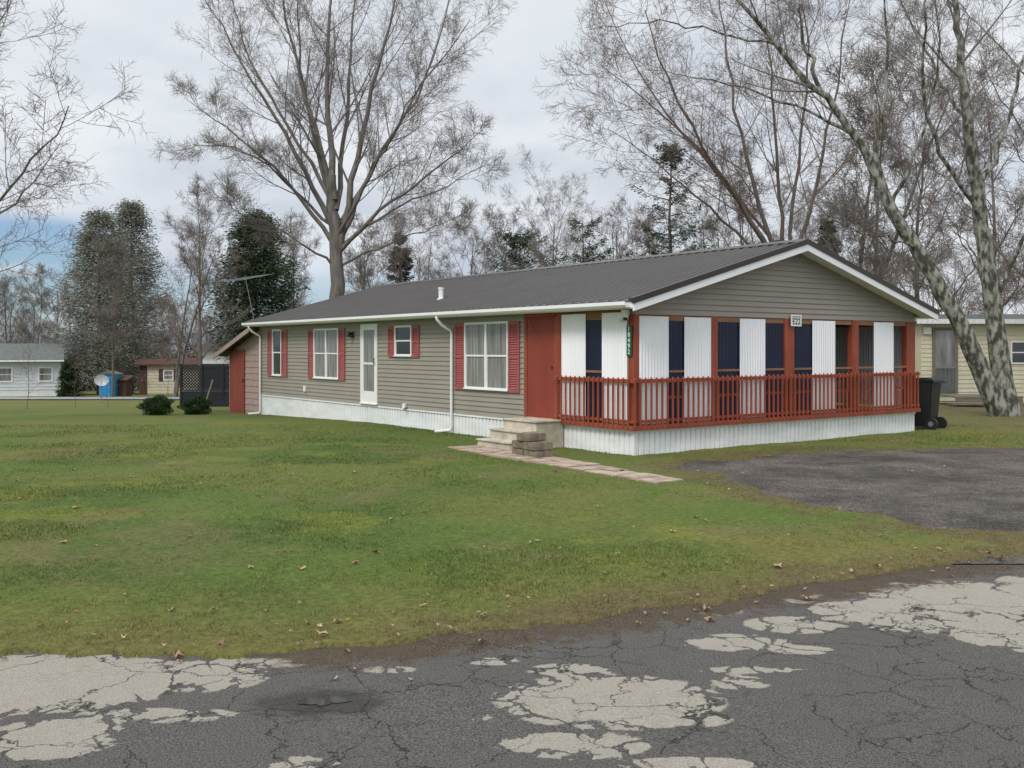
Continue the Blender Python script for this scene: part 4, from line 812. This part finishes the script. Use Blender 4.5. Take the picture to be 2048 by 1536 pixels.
# ---------------------------------------------------------------- sky, sun, camera
SUN_EL, SUN_AZ = math.radians(48), math.radians(215)
w = bpy.data.worlds.new('World'); S.world = w; w.use_nodes = True; nt = w.node_tree; N = nt.nodes; L = nt.links; bg = N['Background']; bg.inputs[1].default_value = .1
sky = N.new('ShaderNodeTexSky'); sky.sky_type = 'NISHITA'; sky.sun_disc = False; sky.sun_elevation = SUN_EL; sky.sun_rotation = SUN_AZ
tc = N.new('ShaderNodeTexCoord'); sp_ = N.new('ShaderNodeSeparateXYZ'); L.new(tc.outputs['Generated'], sp_.inputs[0])
def mth(op, a, b_=None):
    n = N.new('ShaderNodeMath'); n.operation = op
    for i, q in enumerate((a, b_)):
        if q is None: continue
        if isinstance(q, (int, float)): n.inputs[i].default_value = q
        else: L.new(q, n.inputs[i])
    return n.outputs[0]
def mr(v, a, b_, c=0., d=1.):
    n = N.new('ShaderNodeMapRange'); n.interpolation_type = 'SMOOTHSTEP'; L.new(v, n.inputs[0])
    for i, q in enumerate((a, b_, c, d)): n.inputs[i+1].default_value = q
    return n.outputs[0]
zc = mth('ADD', mth('MAXIMUM', sp_.outputs[2], 0.), .22); cb = N.new('ShaderNodeCombineXYZ'); L.new(mth('DIVIDE', sp_.outputs[0], zc), cb.inputs[0]); L.new(mth('DIVIDE', sp_.outputs[1], zc), cb.inputs[1])
n1 = N.new('ShaderNodeTexNoise'); n1.inputs['Scale'].default_value = 1.7; n1.inputs['Detail'].default_value = 6; n1.inputs['Roughness'].default_value = .5; n1.inputs['Distortion'].default_value = .3; L.new(cb.outputs[0], n1.inputs['Vector'])
rp = N.new('ShaderNodeValToRGB'); rp.color_ramp.elements[0].position = .32; rp.color_ramp.elements[1].position = .64; rp.color_ramp.elements[0].color = (.58, .635, .72, 1); rp.color_ramp.elements[1].color = (.84, .875, .92, 1); L.new(n1.outputs[0], rp.inputs[0])
sc_ = N.new('ShaderNodeVectorMath'); sc_.operation = 'SCALE'; L.new(rp.outputs[0], sc_.inputs[0]); L.new(mr(sp_.outputs[2], .38, .8, 10., 20.), sc_.inputs['Scale'])
bm_ = mth('MULTIPLY', mr(sp_.outputs[2], .13, .11), mr(sp_.outputs[0], -.32, -.42)); bm_ = mth('MULTIPLY', bm_, mr(n1.outputs[0], .64, .5)); bm2 = mth('MULTIPLY', mr(sp_.outputs[2], .10, .05), mr(sp_.outputs[0], .05, -.15)); bm_ = mth('MULTIPLY', mth('MAXIMUM', bm_, mth('MULTIPLY', bm2, .75)), .85)
tint = N.new('ShaderNodeVectorMath'); tint.operation = 'MULTIPLY'; tint.inputs[1].default_value = (.68, .92, 1.2); L.new(sky.outputs[0], tint.inputs[0])
mx = N.new('ShaderNodeMix'); mx.data_type = 'RGBA'; L.new(bm_, mx.inputs[0]); L.new(sc_.outputs[0], mx.inputs[6]); L.new(tint.outputs[0], mx.inputs[7]); L.new(mx.outputs[2], bg.inputs[0])
sl = bpy.data.lights.new('Sun', 'SUN'); sl.energy = 2.0; sl.angle = math.radians(18); sl.color = (1, .95, .88); so = bpy.data.objects.new('Sun', sl); COL.objects.link(so)
dv = Vector((math.sin(SUN_AZ)*math.cos(SUN_EL), math.cos(SUN_AZ)*math.cos(SUN_EL), math.sin(SUN_EL))); so.rotation_euler = dv.to_track_quat('Z', 'Y').to_euler(); so.location = dv*50
cam = bpy.data.cameras.new('Camera'); cam.sensor_width = 36; cam.lens = 36*F/2048; cam.shift_y = -(768-HZ)/2048; cam.clip_end = 8000; cam.clip_start = .1
co = bpy.data.objects.new('Camera', cam); COL.objects.link(co); co.location = (0, 0, H); co.rotation_euler = (math.pi/2, 0, 0); S.camera = co
S.view_settings.view_transform = 'Standard'; S.view_settings.look = 'None'; S.view_settings.exposure = 0
